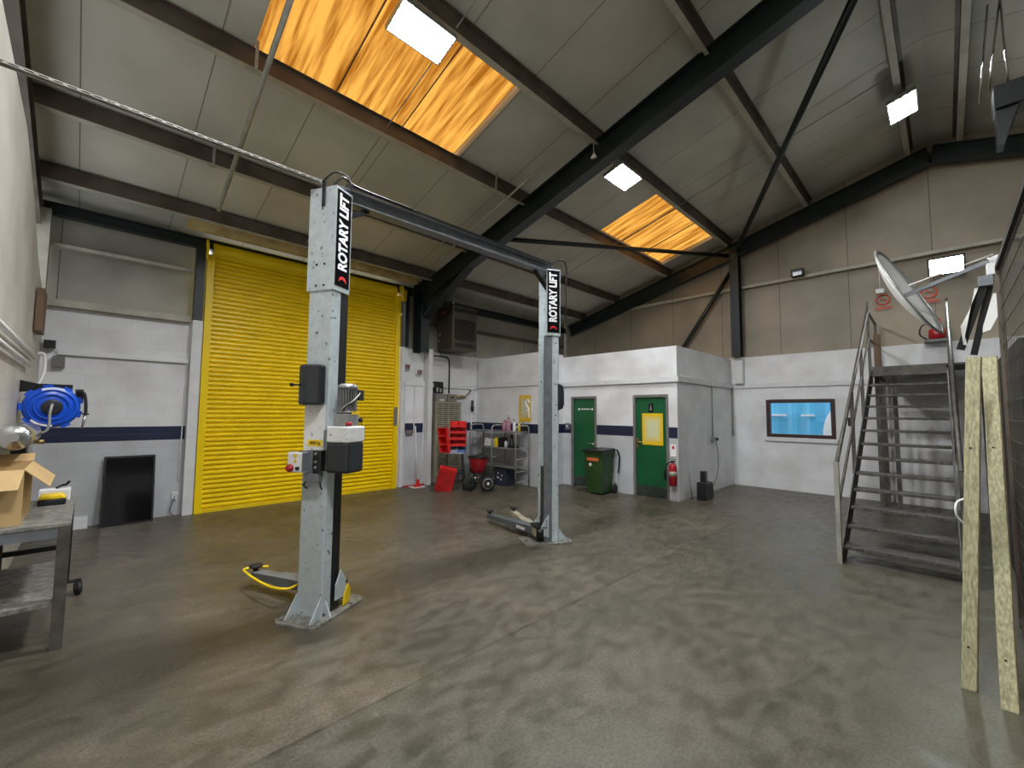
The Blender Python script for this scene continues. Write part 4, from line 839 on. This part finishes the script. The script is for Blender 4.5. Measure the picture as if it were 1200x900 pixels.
MB().bb((7.985, 3.63, .84), (7.998, 3.74, 1.07)).build('sign_board', 'white_label', t); MB().bb((7.982, 3.66, .98), (7.985, 3.71, 1.04)).build('red_symbol', 'sign_red', t)
t = thing('wall_switch', (8.0, 6.14, 1.28), 'small switch box at the left of the first green door', 'switch')
MB().bb((7.95, 6.16, 1.27), (8.0, 6.26, 1.42)).build('switch_box', 'frame_grey', t, bevel=.004); MB().bb((7.945, 6.19, 1.33), (7.95, 6.23, 1.37)).build('rocker', 'white', t)
t = thing('conduit_switch', (9.72, 3.58, 1.12), 'grey socket box with its conduit on the side wall of the office block', 'switch')
MB().tube([(9.72, 3.585, 2.27), (9.72, 3.585, 1.16)], .012).build('conduit', 'pale_steel', t); MB().bb((9.62, 3.53, 1.07), (9.82, 3.6, 1.16)).build('socket_box', 'galv', t, bevel=.005); MB().bb((9.75, 3.50, 1.08), (9.81, 3.53, 1.14)).build('plug', 'black_plastic', t)
tag(MB().tube(curve_pts([(9.74, 3.53, 1.08), (9.76, 3.5, .7), (9.6, 3.48, .35), (9.1, 3.42, .12), (8.75, 3.38, .15)], 6), .006).build('cable', 'black_plastic'), 'thin black cable from the socket to the black case', 'cable')
tag(MB().bb((10.92, 3.56, 1.15), (10.99, 3.6, 1.28)).tube([(10.96, 3.585, 2.27), (10.96, 3.585, 1.28)], .012).build('corner_switch', 'pale_steel'), 'grey box on its conduit in the corner by the gable wall', 'switch')
t = thing('machine_case', (8.62, 3.35, 0), 'black carry case on the floor against the office side wall', 'case')
MB().prism([(-.20, 0), (.20, 0), (.20, .16), (.16, .33), (-.19, .34)], (8.62, 3.44, .0), (1, 0, 0), (0, 0, 1), .18).build('case_body', 'black_plastic', t, bevel=.012)
MB().bb((8.56, 3.32, .34), (8.67, 3.42, .54)).build('upright_block', 'black_plastic', t, bevel=.005)
tag(MB().tube([(8.38, 3.50, .0), (8.30, 3.58, .95)], .006).build('stick', 'frame_grey'), 'thin stick leaning on the wall beside the black case', 'stick')

# ================================================================== LEFT CORNER
t = thing('hose_reel', (-.27, 6.5, 1.66), 'blue air hose reel on a swivel bracket by the left wall', 'hose reel')
Lh = Matrix.Translation((-.27, 6.5, 1.67)) @ Matrix.Rotation(.10, 4, 'Z')
b = MB(Lh); b.lathe([(.17, -.07), (.20, -.065), (.21, -.045), (.21, .06), (.19, .08), (.0, .08)], (0, 0, 0), (0, -1, 0), 40)
b.build('reel_casing', 'blue', t)
MB(Lh).lathe([(.18, .078), (.18, .088), (.172, .094), (.165, .088), (.165, .078)], (0, 0, 0), (0, -1, 0), 40).lathe([(.135, .078), (.13, .096), (.12, .096), (.115, .078)], (0, 0, 0), (0, -1, 0), 36).build('raised_ring', 'blue', t)
MB(Lh).lathe([(.078, .08), (.078, .105), (.064, .11), (0, .11)], (0, 0, 0), (0, -1, 0), 28).build('hub_cover', 'dark_plastic', t)
bk_ = MB(Lh)
for k in range(9):
    a = math.radians(20+k*40); bk_.box((.205*math.cos(a), .0, .205*math.sin(a)), (.05, .13, .07), Matrix.Rotation(-a, 4, 'Y'))
bk_.build('casing_lug', 'blue', t)
ol = []; n = 16
for k in range(n+1):
    a = math.radians(65+k*50/n); ol.append((.200*math.cos(a), .200*math.sin(a)))
for k in range(n, -1, -1):
    a = math.radians(65+k*50/n); ol.append((.180*math.cos(a), .180*math.sin(a)))
MB(Lh).prism(ol, (0, -.0835, 0), (1, 0, 0), (0, 0, 1), .003).build('white_lettering_band', 'white_label', t)
ol2 = [(x*math.cos(2.75)-y*math.sin(2.75), x*math.sin(2.75)+y*math.cos(2.75)) for x, y in ol]
MB(Lh).prism(ol2, (0, -.0835, 0), (1, 0, 0), (0, 0, 1), .003).build('white_lettering_band', 'white_label', t)
MB().prism([(0, 0), (.20, .02), (.20, .07), (0, .12)], (-.5, 6.52, 1.82), (1, 0, 0), (0, 0, 1), -.03).build('wall_bracket', 'black_metal', t)
MB(Lh).bb((-.1, -.06, .19), (.14, .06, .235)).bb((.17, -.05, .05), (.225, .06, .19)).build('top_bracket', 'black_metal', t)
MB().tube(curve_pts([(-.09, 6.45, 1.83), (-.04, 6.42, 1.82), (-.02, 6.42, 1.72), (-.015, 6.42, 1.60)], 6), .014).lathe([(.0, -.01), (.028, -.006), (.028, .006), (.0, .01)], (-.015, 6.42, 1.60)).build('hose_tail', 'rubber', t)
MB().tube([(-.018, 6.42, 1.59), (-.035, 6.42, 1.45)], [.014, .010], 8).build('hose_nozzle', 'galv', t)
MB().tube(curve_pts([(-.26, 6.36, 1.70), (-.27, 6.33, 1.60), (-.27, 6.32, 1.48), (-.30, 6.32, 1.42), (-.40, 6.32, 1.40), (-.47, 6.32, 1.41)], 6), .012).build('feed_hose', 'pale_steel', t)
t = thing('extraction_pipe', (-.40, 5.4, 1.42), 'polished silver cylinder with valves on the left wall', 'cylinder')
MB().lathe([(.03, -.02), (.085, 0), (.10, .03), (.10, .85), (.085, .89), (.03, .90)], (-.39, 5.0, 1.43), (0, 1, 0), 28).build('cylinder_body', 'silver', t)
MB().lathe([(.085, .0), (.085, .08), (.06, .12)], (-.39, 5.93, 1.43), (0, 1, 0), 24).build('end_cap', 'black_metal', t)
MB().tube([(-.36, 5.85, 1.36), (-.30, 5.85, 1.34), (-.27, 5.86, 1.34)], .012).lathe([(.02, -.02), (.02, .03)], (-.30, 5.85, 1.35), (1, 0, 0), 10).build('brass_valve', 'brass', t)
MB().bb((-.5, 5.1, 1.38), (-.46, 5.2, 1.48)).bb((-.5, 5.7, 1.38), (-.46, 5.8, 1.48)).build('wall_clip', 'black_metal', t)
tag(MB().bb((-.5, 6.2, 1.08), (-.40, 6.42, 1.33)).build('pressure_unit', 'black_metal', bevel=.008), 'small black unit on the left wall under the hose reel', 'unit')
tag(MB().tube([(-.46, 2.5, 2.23), (-.46, 7.4, 2.23)], .022).build('wall_conduit', 'white'), 'upper white conduit along the left wall', 'conduit')
tag(MB().tube([(-.46, 2.5, 2.11), (-.46, 6.9, 2.11)], .020).tube(curve_pts([(-.44, 7.4, 2.30), (-.40, 7.45, 2.28), (-.39, 7.45, 2.1), (-.42, 7.4, 1.95), (-.47, 7.35, 1.88)], 5), .016).build('wall_conduit', 'white'), 'lower white conduit along the left wall with a bend', 'conduit')
tag(MB().bb((-.47, 8.46, 2.48), (-.36, 8.6, 2.58)).build('sensor_box', 'black_plastic'), 'small black sensor in the left corner', 'sensor')
tag(MB().bb((-.38, 8.50, 2.22), (-.26, 8.6, 2.37)).build('socket_box', 'frame_grey', bevel=.005), 'small grey socket box in the left corner under the trunking', 'switch')
tag(MB().bb((-.34, 8.55, 2.40), (1.12, 8.6, 2.47)).tube([(1.10, 8.575, 2.42), (1.07, 8.575, .55)], .008).build('cable_trunking', 'white', bevel=.003), 'white cable trunking across the wall left of the shutter', 'trunking')
tag(MB().bb((1.00, 8.56, .25), (1.07, 8.6, .36)).build('socket', 'white', bevel=.004), 'small white socket low beside the shutter', 'switch')
tag(MB().tube(curve_pts([(1.04, 8.56, .3), (1.0, 8.5, .2), (.98, 8.48, .08), (1.03, 8.48, .02)], 5), .005).build('loose_cord', 'black_plastic'), 'thin cord hanging from the low socket', 'cord')
# television leaning on the wall
t = thing('television', (.49, 8.42, 0), 'black flat screen television stood on end against the wall', 'television')
Lt = Matrix.Translation((.49, 8.36, 0.0)) @ Matrix.Rotation(math.radians(-9.5), 4, 'X')
MB(Lt).bb((-.285, .0, .0), (.285, .045, .985)).build('bezel', 'black_plastic', t, bevel=.006); MB(Lt).bb((-.262, -.004, .03), (.262, .0, .955)).build('screen', 'black_gloss', t)
MB(Lt).bb((.285, .0, .55), (.295, .03, .60)).bb((-.295, .0, .50), (-.285, .03, .54)).build('side_clip', 'galv', t)
tag(MB().bb((-.38, 8.42, .0), (.08, 8.58, .16)).build('kerb_block', 'white_paint', bevel=.008), 'pale block on the floor left of the television', 'block')

# bench
t = thing('workbench', (-.27, 4.95, 0), 'grey metal workbench against the left wall with a box on top', 'workbench')
BX0, BX1, BY0, BY1, BZ = -.49, -.04, 4.36, 5.56, .86
MB().bb((BX0, BY0, BZ-.03), (BX1, BY1, BZ)).build('worktop', 'dirty_plate', t, bevel=.004)
b = MB()
b.bb((BX0+.051, BY0+.006, BZ-.10), (BX1-.066, BY0+.03, BZ-.031)).build('apron', 'grey_mid', t)
MB().bb((BX1-.045, BY0+.051, BZ-.10), (BX1-.02, BY1-.051, BZ-.031)).build('apron', 'grey_mid', t)
MB().bb((BX1-.065, BY0, .0), (BX1, BY0+.05, BZ-.03)).build('leg', 'stairsteel', t); MB().bb((BX1-.06, BY1-.05, .12), (BX1, BY1, BZ-.03)).build('leg', 'black_metal', t)
MB().bb((BX0, BY0, 0), (BX0+.05, BY0+.05, BZ-.03)).build('leg', 'stairsteel', t); MB().bb((BX0, BY1-.05, .0), (BX0+.05, BY1, BZ-.03)).build('leg', 'stairsteel', t)
MB().bb((BX0+.05, BY0+.005, .30), (BX1-.06, BY1-.05, .33)).build('lower_shelf', 'dirty_plate', t); MB().bb((BX0+.05, BY1-.045, .42), (BX1-.06, BY1-.01, .46)).build('rail', 'black_metal', t)
b = MB().lathe([(.02, -.02), (.055, -.02), (.06, 0), (.055, .02), (.02, .02)], (.02, 5.53, .06), (1, .2, 0), 18).prism([(-.05, .06), (.05, .06), (.02, .13), (-.02, .13)], (.0, 5.53, 0), (0, 1, 0), (0, 0, 1), .02).bb((-.05, 5.50, .115), (.04, 5.56, .13)); b.build('castor', 'rubber', t)
# cardboard box
t = thing('cardboard_box', (-.36, 4.70, BZ), 'open brown cardboard box on the workbench', 'box')
x0, x1, y0, y1, z0, z1 = -.49, -.285, 4.44, 5.14, BZ+.002, 1.235
b = MB(); c_ = .006; b.bb((x0, y0, z0), (x1, y0+c_, z1)).bb((x0, y1-c_, z0), (x1, y1, z1)).bb((x0, y0+c_, z0), (x0+c_, y1-c_, z1)).bb((x1-c_, y0+c_, z0), (x1, y1-c_, z1)).bb((x0+c_, y0+c_, z0), (x1-c_, y1-c_, z0+c_)); b.build('box_body', 'card', t)
def flap(p, q, d):
    b = MB(); p, q, d = Vector(p), Vector(q), Vector(d); nrm = (q-p).cross(d).normalized()*.005
    a = [b.v(v) for v in (p, q, q+d, p+d)]; e = [b.v(v+nrm) for v in (p, q, q+d, p+d)]
    b.f(a[::-1]); b.f(e)
    for i in range(4): b.f([a[i], a[(i+1) % 4], e[(i+1) % 4], e[i]])
    b.build('flap', 'card', t)
flap((x0, y0, z1), (x1, y0, z1), (-.015, -.12, -.12)); flap((x0, y1, z1), (x1, y1, z1), (0, .10, .05)); flap((x1, y0, z1), (x1, y1, z1), (.125, .0, -.125))
# things at the bench end
t = thing('battery_charger', (-.2, 5.35, BZ), 'black and orange battery charger on the end of the workbench', 'charger')
MB().bb((-.25, 5.18, BZ), (-.09, 5.36, BZ+.05)).build('charger_body', 'black_plastic', t, bevel=.01); MB().prism([(-.08, 0), (.08, 0), (.05, .03), (-.07, .03)], (-.17, 5.36, BZ+.05), (1, 0, 0), (0, 0, 1), .17).build('charger_top', 'yellow2', t, bevel=.005)
tag(MB().bb((-.26, 5.40, BZ), (-.07, 5.53, BZ+.10)).build('carton', 'white', bevel=.006), 'small white carton behind the battery charger', 'box')
tag(MB().tube(curve_pts([(-.16, 5.46, BZ+.105), (-.12, 5.48, BZ+.125), (-.10, 5.46, BZ+.13), (-.08, 5.45, BZ+.16)], 5), .010).build('gadget', 'black_plastic'), 'black clip lying on the white carton', 'clip')

# ================================================================== STAIRS
SYL, SYR, SX, SG, SR = .866, -.04, 6.16, .2746, .1808
t = thing('steel_staircase', (7.8, .41, 0), 'open tread worn steel staircase climbing to a landing', 'staircase')
for k in range(13):
    x = SX+k*SG; z = (k+1)*SR
    tr = MB().bb((x, SYR, z-.035), (x+.23, SYL, z)).build('tread', 'tread', t, bevel=.003)
for y, nm in ((SYL+.006, 'stringer'), (SYR-.018, 'stringer')):
    MB().prism([(SX-.07, 0), (SX+.16, 0), (SX+13*SG+.1, 13*SR-.10), (SX+13*SG+.1, 13*SR+.10), (SX+12*SG, 13*SR+.02), (SX-.07, .16)], (0, y+.012, 0), (1, 0, 0), (0, 0, 1), .012).build(nm, 'stairsteel', t)
LX0 = SX+13*SG
MB().bb((LX0, -.45, 2.47), (XG-.02, SYL, 2.50)).bb((LX0, SYR, 2.36), (LX0+.03, SYL, 2.47)).bb((LX0+.03, SYL-.03, 2.36), (XG-.02, SYL, 2.47)).build('landing', 'stairsteel', t)
for (x, y) in ((LX0+.02, SYL-.05), (XG-.2, SYL-.05), (LX0+.35, SYL-.05)): MB().bb((x, y-.03, 0), (x+.06, y+.03, 2.36)).build('landing_post', 'stairsteel', t)
MB().bb((LX0+.08, SYL-.30, 0), (LX0+.14, SYL-.24, 2.36)).build('landing_post', 'stairsteel', t)
# left railing
sl = SR/SG
def rz(x): return .16+(x-SX)*sl
yl = SYL+.03
MB().bb((SX-.10, yl-.02, 0), (SX-.045, yl+.025, 1.12)).build('rail_post', 'pale_steel', t)
for x in (SX+1.25, SX+2.4): MB().bb((x, yl-.02, rz(x)-.12), (x+.045, yl+.02, rz(x)+.98)).build('rail_post', 'stairsteel', t)
MB().bb((LX0-.02, yl-.02, 2.30), (LX0+.04, yl+.02, 3.66)).build('rail_post', 'stairsteel', t); MB().bb((XG-.15, yl-.02, 2.50), (XG-.10, yl+.02, 3.45)).build('rail_post', 'stairsteel', t)
MB().tube([(SX-.07, yl, 1.10), (LX0, yl, rz(LX0)+1.0)], .022).tube([(LX0, yl, 3.48), (XG-.12, yl, 3.44)], .022).build('handrail', 'stairsteel', t)
MB().tube([(SX-.07, yl, .62), (LX0, yl, rz(LX0)+.52)], .016).tube([(LX0, yl, 3.0), (XG-.12, yl, 3.0)], .016).build('mid_rail', 'stairsteel', t)
# right railing
yr = SYR-.045
MB().bb((SX-.08, yr-.02, 0), (SX-.03, yr+.02, 1.10)).build('rail_post', 'stairsteel', t)
MB().bb((LX0-.02, yr-.02, 2.30), (LX0+.03, yr+.02, 3.55)).build('rail_post', 'stairsteel', t); MB().bb((SX+1.7, yr-.02, rz(SX+1.7)-.1), (SX+1.745, yr+.02, rz(SX+1.7)+.98)).build('rail_post', 'stairsteel', t)
MB().tube([(SX-.05, yr, 1.10), (LX0, yr, rz(LX0)+1.0)], .022).build('handrail', 'stairsteel', t); MB().tube([(SX-.05, yr, .62), (LX0, yr, rz(LX0)+.5)], .014).build('mid_rail', 'stairsteel', t)
tag(MB().bb((LX0+.35, SYL-.10, 2.502), (LX0+.40, SYL+.0, 3.12)).bb((LX0+.35, SYL-.02, 2.502), (LX0+.85, SYL+.0, 3.02)).build('leaning_board', 'brown_board'), 'brown board standing on the landing inside the railing', 'board')
tag(MB().bb((7.6, .90, 1.50), (7.68, .97, 1.62)).build('rail_clamp', 'black_metal', bevel=.006), 'black clamp on the stair railing', 'clamp')
# signs on the gable wall
def nosmoke(y, z, label, s=1.0):
    t = thing('prohibition_sign', (10.99, y, z), label, 'sign')
    MB().bb((11.045, y-.13*s, z-.17*s), (11.052, y+.13*s, z+.16*s)).build('sign_sheet', 'gable_lining', t)
    b = MB().tube([(11.044, y+.10*s*math.cos(a), z+.03+.10*s*math.sin(a)) for a in [2*math.pi*k/28 for k in range(28)]], .014, 6, closed=True)
    b.bar((11.041, y+.07*s, z+.10*s), (11.041, y-.07*s, z-.04*s), .004, .022*s, (0, 1, 0)).bb((11.038, y-.12*s, z-.15*s), (11.044, y+.12*s, z-.11*s)); b.build('sign_symbol', 'sign_red', t)
    MB().bb((11.038, y-.05*s, z+.02), (11.044, y+.06*s, z+.035)).build('cigarette_mark', 'black_plastic', t)
nosmoke(.77, 3.90, 'red prohibition sign left of the satellite dish'); nosmoke(.12, 3.92, 'faded red prohibition sign right of the satellite dish', 1.05)
t = thing('alarm_bell', (10.95, .03, 3.1), 'dark red canister standing on the landing by the gable wall', 'canister')
MB().lathe([(.10, 0), (.12, .02), (.12, .16), (.08, .20), (.06, .26), (.055, .36), (.03, .38)], (10.85, .04, 3.04), n=20).build('canister_body', 'red_dark', t); MB().tube(curve_pts([(10.85, .10, 3.35), (10.85, .24, 3.3), (10.85, .27, 3.15), (10.85, .18, 3.05)], 5), .013).build('canister_hose', 'black_plastic', t)
tag(MB().bb((10.74, -.12, 2.99), (11.0, .22, 3.035)).build('wall_shelf', 'frame_grey'), 'grey wall shelf carrying the dark red canister', 'shelf')

# ================================================================== SATELLITE DISH
t = thing('satellite_dish', (6.0, .1, 2.4), 'white satellite dish mounted above the staircase', 'satellite dish')
cD = Vector((6.0, .215, 2.95)); n_ = Vector((-.175, -.89, .42)).normalized(); maj = Vector((0, .42, .91)); maj = (maj-n_*maj.dot(n_)).normalized(); mn = n_.cross(maj)
b = MB(); nr, ns = 7, 40
def dpt(i, k, off):
    r = i/nr; a = 2*math.pi*k/ns; h = -.10*(1-r*r); return cD+maj*(.52*r*math.cos(a))+mn*(.47*r*math.sin(a))+n_*(h+off)
for off in (0, -.012):
    rings = [[b.v(dpt(i, k, off)) for k in range(ns)] for i in range(1, nr+1)]; cc = b.v(dpt(0, 0, off))
    for k in range(ns):
        f_ = b.f([cc, rings[0][k], rings[0][(k+1) % ns]]); f_.smooth = True
        for i in range(nr-1):
            f_ = b.f([rings[i][k], rings[i][(k+1) % ns], rings[i+1][(k+1) % ns], rings[i+1][k]]); f_.smooth = True
    if off == 0: top = rings[-1]
    else:
        for k in range(ns): b.f([top[k], top[(k+1) % ns], rings[-1][(k+1) % ns], rings[-1][k]])
b.build('reflector', 'dish', t)
MB().tube([dpt(nr, k, 0) for k in range(ns)], .010, 6, closed=True).build('reflector_rim', 'galv', t)
lnb = Vector((6.0, -.40, 3.13))
MB().bar(dpt(0, 0, .0)-maj*.02, lnb+Vector((0, .02, 0)), .035, .035).build('feed_arm', 'grey_mid', t)
MB().bar(cD+maj*.05+n_*.02, lnb+Vector((0, .02, .05)), .012, .012).build('stay_rod', 'chrome', t)
MB().lathe([(.02, -.05), (.035, -.04), (.035, .03), (.05, .05)], lnb, (0, .8, -.3), 16).bb((5.95, -.42, 2.98), (6.05, -.33, 3.09)).build('receiver_head', 'white', t, bevel=.006)
MB().bb((5.94, -.37, 2.88), (6.06, -.27, 2.975)).build('mount_bracket', 'grey_mid', t, bevel=.005)
MB().bar((6.02, -.31, 2.9), (6.05, -.13, 2.30), .06, .05, (1, 0, 0)).bar((6.10, -.36, 2.95), (6.12, -.22, 2.25), .05, .05, (1, 0, 0)).build('mast_arm', 'black_metal', t)
MB().prism([(-.27, 2.87), (-.245, 2.87), (-.19, 2.55), (-.165, 2.42), (-.175, 2.33), (-.15, 2.34), (-.14, 2.52), (-.20, 2.66)], (5.96, 0, 0), (0, 1, 0), (0, 0, 1), .03).build('pale_strut', 'dish', t)
MB().prism([(-.40, 2.80), (-.36, 2.80), (-.285, 2.50), (-.28, 2.44), (-.33, 2.46), (-.405, 2.64)], (5.96, 0, 0), (0, 1, 0), (0, 0, 1), .03).build('pale_strut', 'dish', t)

# ================================================================== CAGE SIDE
struct(MB().bb((5.42, -.50, 0), (XG, -.45, 2.30)).build('wall_right', 'partition'))
struct(MB().bb((1.0, -1.75, 0), (XG, -1.68, 2.35)).build('wall_right_rear', 'partition'))
t = thing('mesh_cage', (3.5, -.36, 0), 'rusty steel mesh cage panel along the right side', 'cage')
b = MB()
x = .6
while x < 5.28: b.tube([(x, -.36, .06), (x, -.36, 2.86)], .0016, 4, cap=False); x += .075
z = .12
while z < 2.86: b.tube([(.6, -.354, z), (5.28, -.354, z)], .0024, 4, cap=False); z += .15
b.build('wire_mesh', 'rusty_wire', t)
for x in (5.30, 3.0, .62): MB().bb((x-.02, -.38, 0), (x+.02, -.34, 2.90)).build('cage_post', 'brown_steel', t)
MB().bb((.6, -.38, 2.86), (5.32, -.34, 2.90)).build('top_rail', 'partition', t); MB().bb((.6, -.38, .04), (5.32, -.34, .08)).build('bottom_rail', 'brown_steel', t)
t = thing('storage_cabinet', (4.4, -1.2, 0), 'dark steel cabinet standing inside the mesh cage', 'cabinet')
MB().bb((3.6, -1.6, 0), (5.3, -.75, 2.2)).build('cabinet_body', 'partition', t, bevel=.01); MB().bb((3.62, -.75, .1), (4.44, -.735, 2.1)).build('cabinet_door', 'black_metal', t); MB().bb((4.46, -.75, .1), (5.28, -.735, 2.1)).build('cabinet_door', 'black_metal', t)
# planks
def plank(p, q, w, d, label, hole=True):
    t = thing('timber_plank', p, label, 'plank'); p, q = Vector(p), Vector(q); a = (q-p).normalized()
    MB().bar(p+a*.001, q, w, d, (1, 0, 0)).build('pale_face_board', 'plank', t, bevel=.004)
    return t
def plank2(y0, y1, x0, x1, ztop, w, d, label):
    t = thing('timber_plank', (x0, y0, 0), label, 'plank'); b = MB()
    def ring(x, y, z): return [b.v((x, y-w/2, z)), b.v((x, y+w/2, z)), b.v((x+d, y+w/2, z)), b.v((x+d, y-w/2, z))]
    R0 = None; n = 10
    for i in range(n+1):
        u = i/n; r = ring(x0+(x1-x0)*u, y0+(y1-y0)*u+random.uniform(-.0015, .0015), ztop*u)
        if R0:
            for k in range(4): b.f([R0[k], R0[(k+1) % 4], r[(k+1) % 4], r[k]])
        else: b.f(r[::-1])
        R0 = r
    b.f(R0); b.build('board', 'plank', t, bevel=.003)
    bb = MB(); 
    for i in (0,):
        a = [bb.v((x0+.005, y0-w/2-.006, 0.002)), bb.v((x0+d, y0-w/2-.006, 0.002)), bb.v((x0+d, y0-w/2-.0005, 0.002)), bb.v((x0+.005, y0-w/2-.0005, 0.002))]
        c = [bb.v((x1+.005, y1-w/2-.006, ztop)), bb.v((x1+d, y1-w/2-.006, ztop)), bb.v((x1+d, y1-w/2-.0005, ztop)), bb.v((x1+.005, y1-w/2-.0005, ztop))]
        bb.f(a[::-1]); bb.f(c)
        for k in range(4): bb.f([a[k], a[(k+1) % 4], c[(k+1) % 4], c[k]])
    bb.build('brown_edge', 'plank_edge', t)
    k = MB()
    for zz in (.25, 1.45): k.lathe([(.006, 0), (.006, .003)], (x0+(x1-x0)*zz/ztop-.0005, y0+(y1-y0)*zz/ztop+.005, zz), (-1, 0, 0), 8)
    k.build('nail_hole', 'black_metal', t)
plank2(-.030, -.140, 3.87, 4.02, 2.03, .066, .04, 'pale weathered plank standing upright beside the stairs')
plank2(-.185, -.226, 3.76, 4.35, 2.06, .068, .04, 'pale weathered plank leaning nearest the mesh cage')
t = thing('timber_batten', (5.2, -.28, 0), 'dark brown batten standing between the pale planks', 'plank')
b = MB().bar((5.0, -.235, .0), (5.1, -.255, 1.95), .06, .05, (1, 0, 0)); b.build('batten', 'plank_edge', t)
tag(MB().tube(curve_pts([(3.95, -.05, .98), (3.93, -.025, 1.02), (3.92, -.02, 1.07), (3.94, -.03, 1.11), (3.96, -.06, 1.13)], 5), .006).build('white_hook', 'white'), 'small white plastic loop on the upright plank', 'hook')
tag(MB().bb((3.5, -.32, 0), (3.7, -.28, .05)).build('offcut', 'galv'), 'small metal offcut low by the mesh cage', 'offcut')
# ducts and rods high on the right
t = thing('ventilation_duct', (7.0, -.7, 4.4), 'dark duct hanging from the roof at the upper right', 'duct')
MB().bb((6.9, -1.9, 5.02), (7.2, -.52, 5.28)).build('duct_run', 'black_metal', t, bevel=.01)
MB().prism([(-.70, 5.02), (-.53, 5.02), (-.53, 4.62), (-.58, 4.62), (-.63, 4.8)], (6.95, 0, 0), (0, 1, 0), (0, 0, 1), .2).build('duct_drop', 'black_metal', t)
for (a, b_, l) in (((7, -.53, 6.3), (7, -.42, 5.2), 'leftmost shiny hanging rod at the upper right'), ((7, -.62, 6.3), (7, -.49, 5.28), 'middle shiny hanging rod at the upper right'), ((7, -.625, 6.3), (7, -.635, 5.28), 'rightmost shiny hanging rod at the upper right')):
    tag(MB().tube([a, b_], .010, 8).build('hanging_rod', 'chrome'), l, 'rod', 'hanging rods')
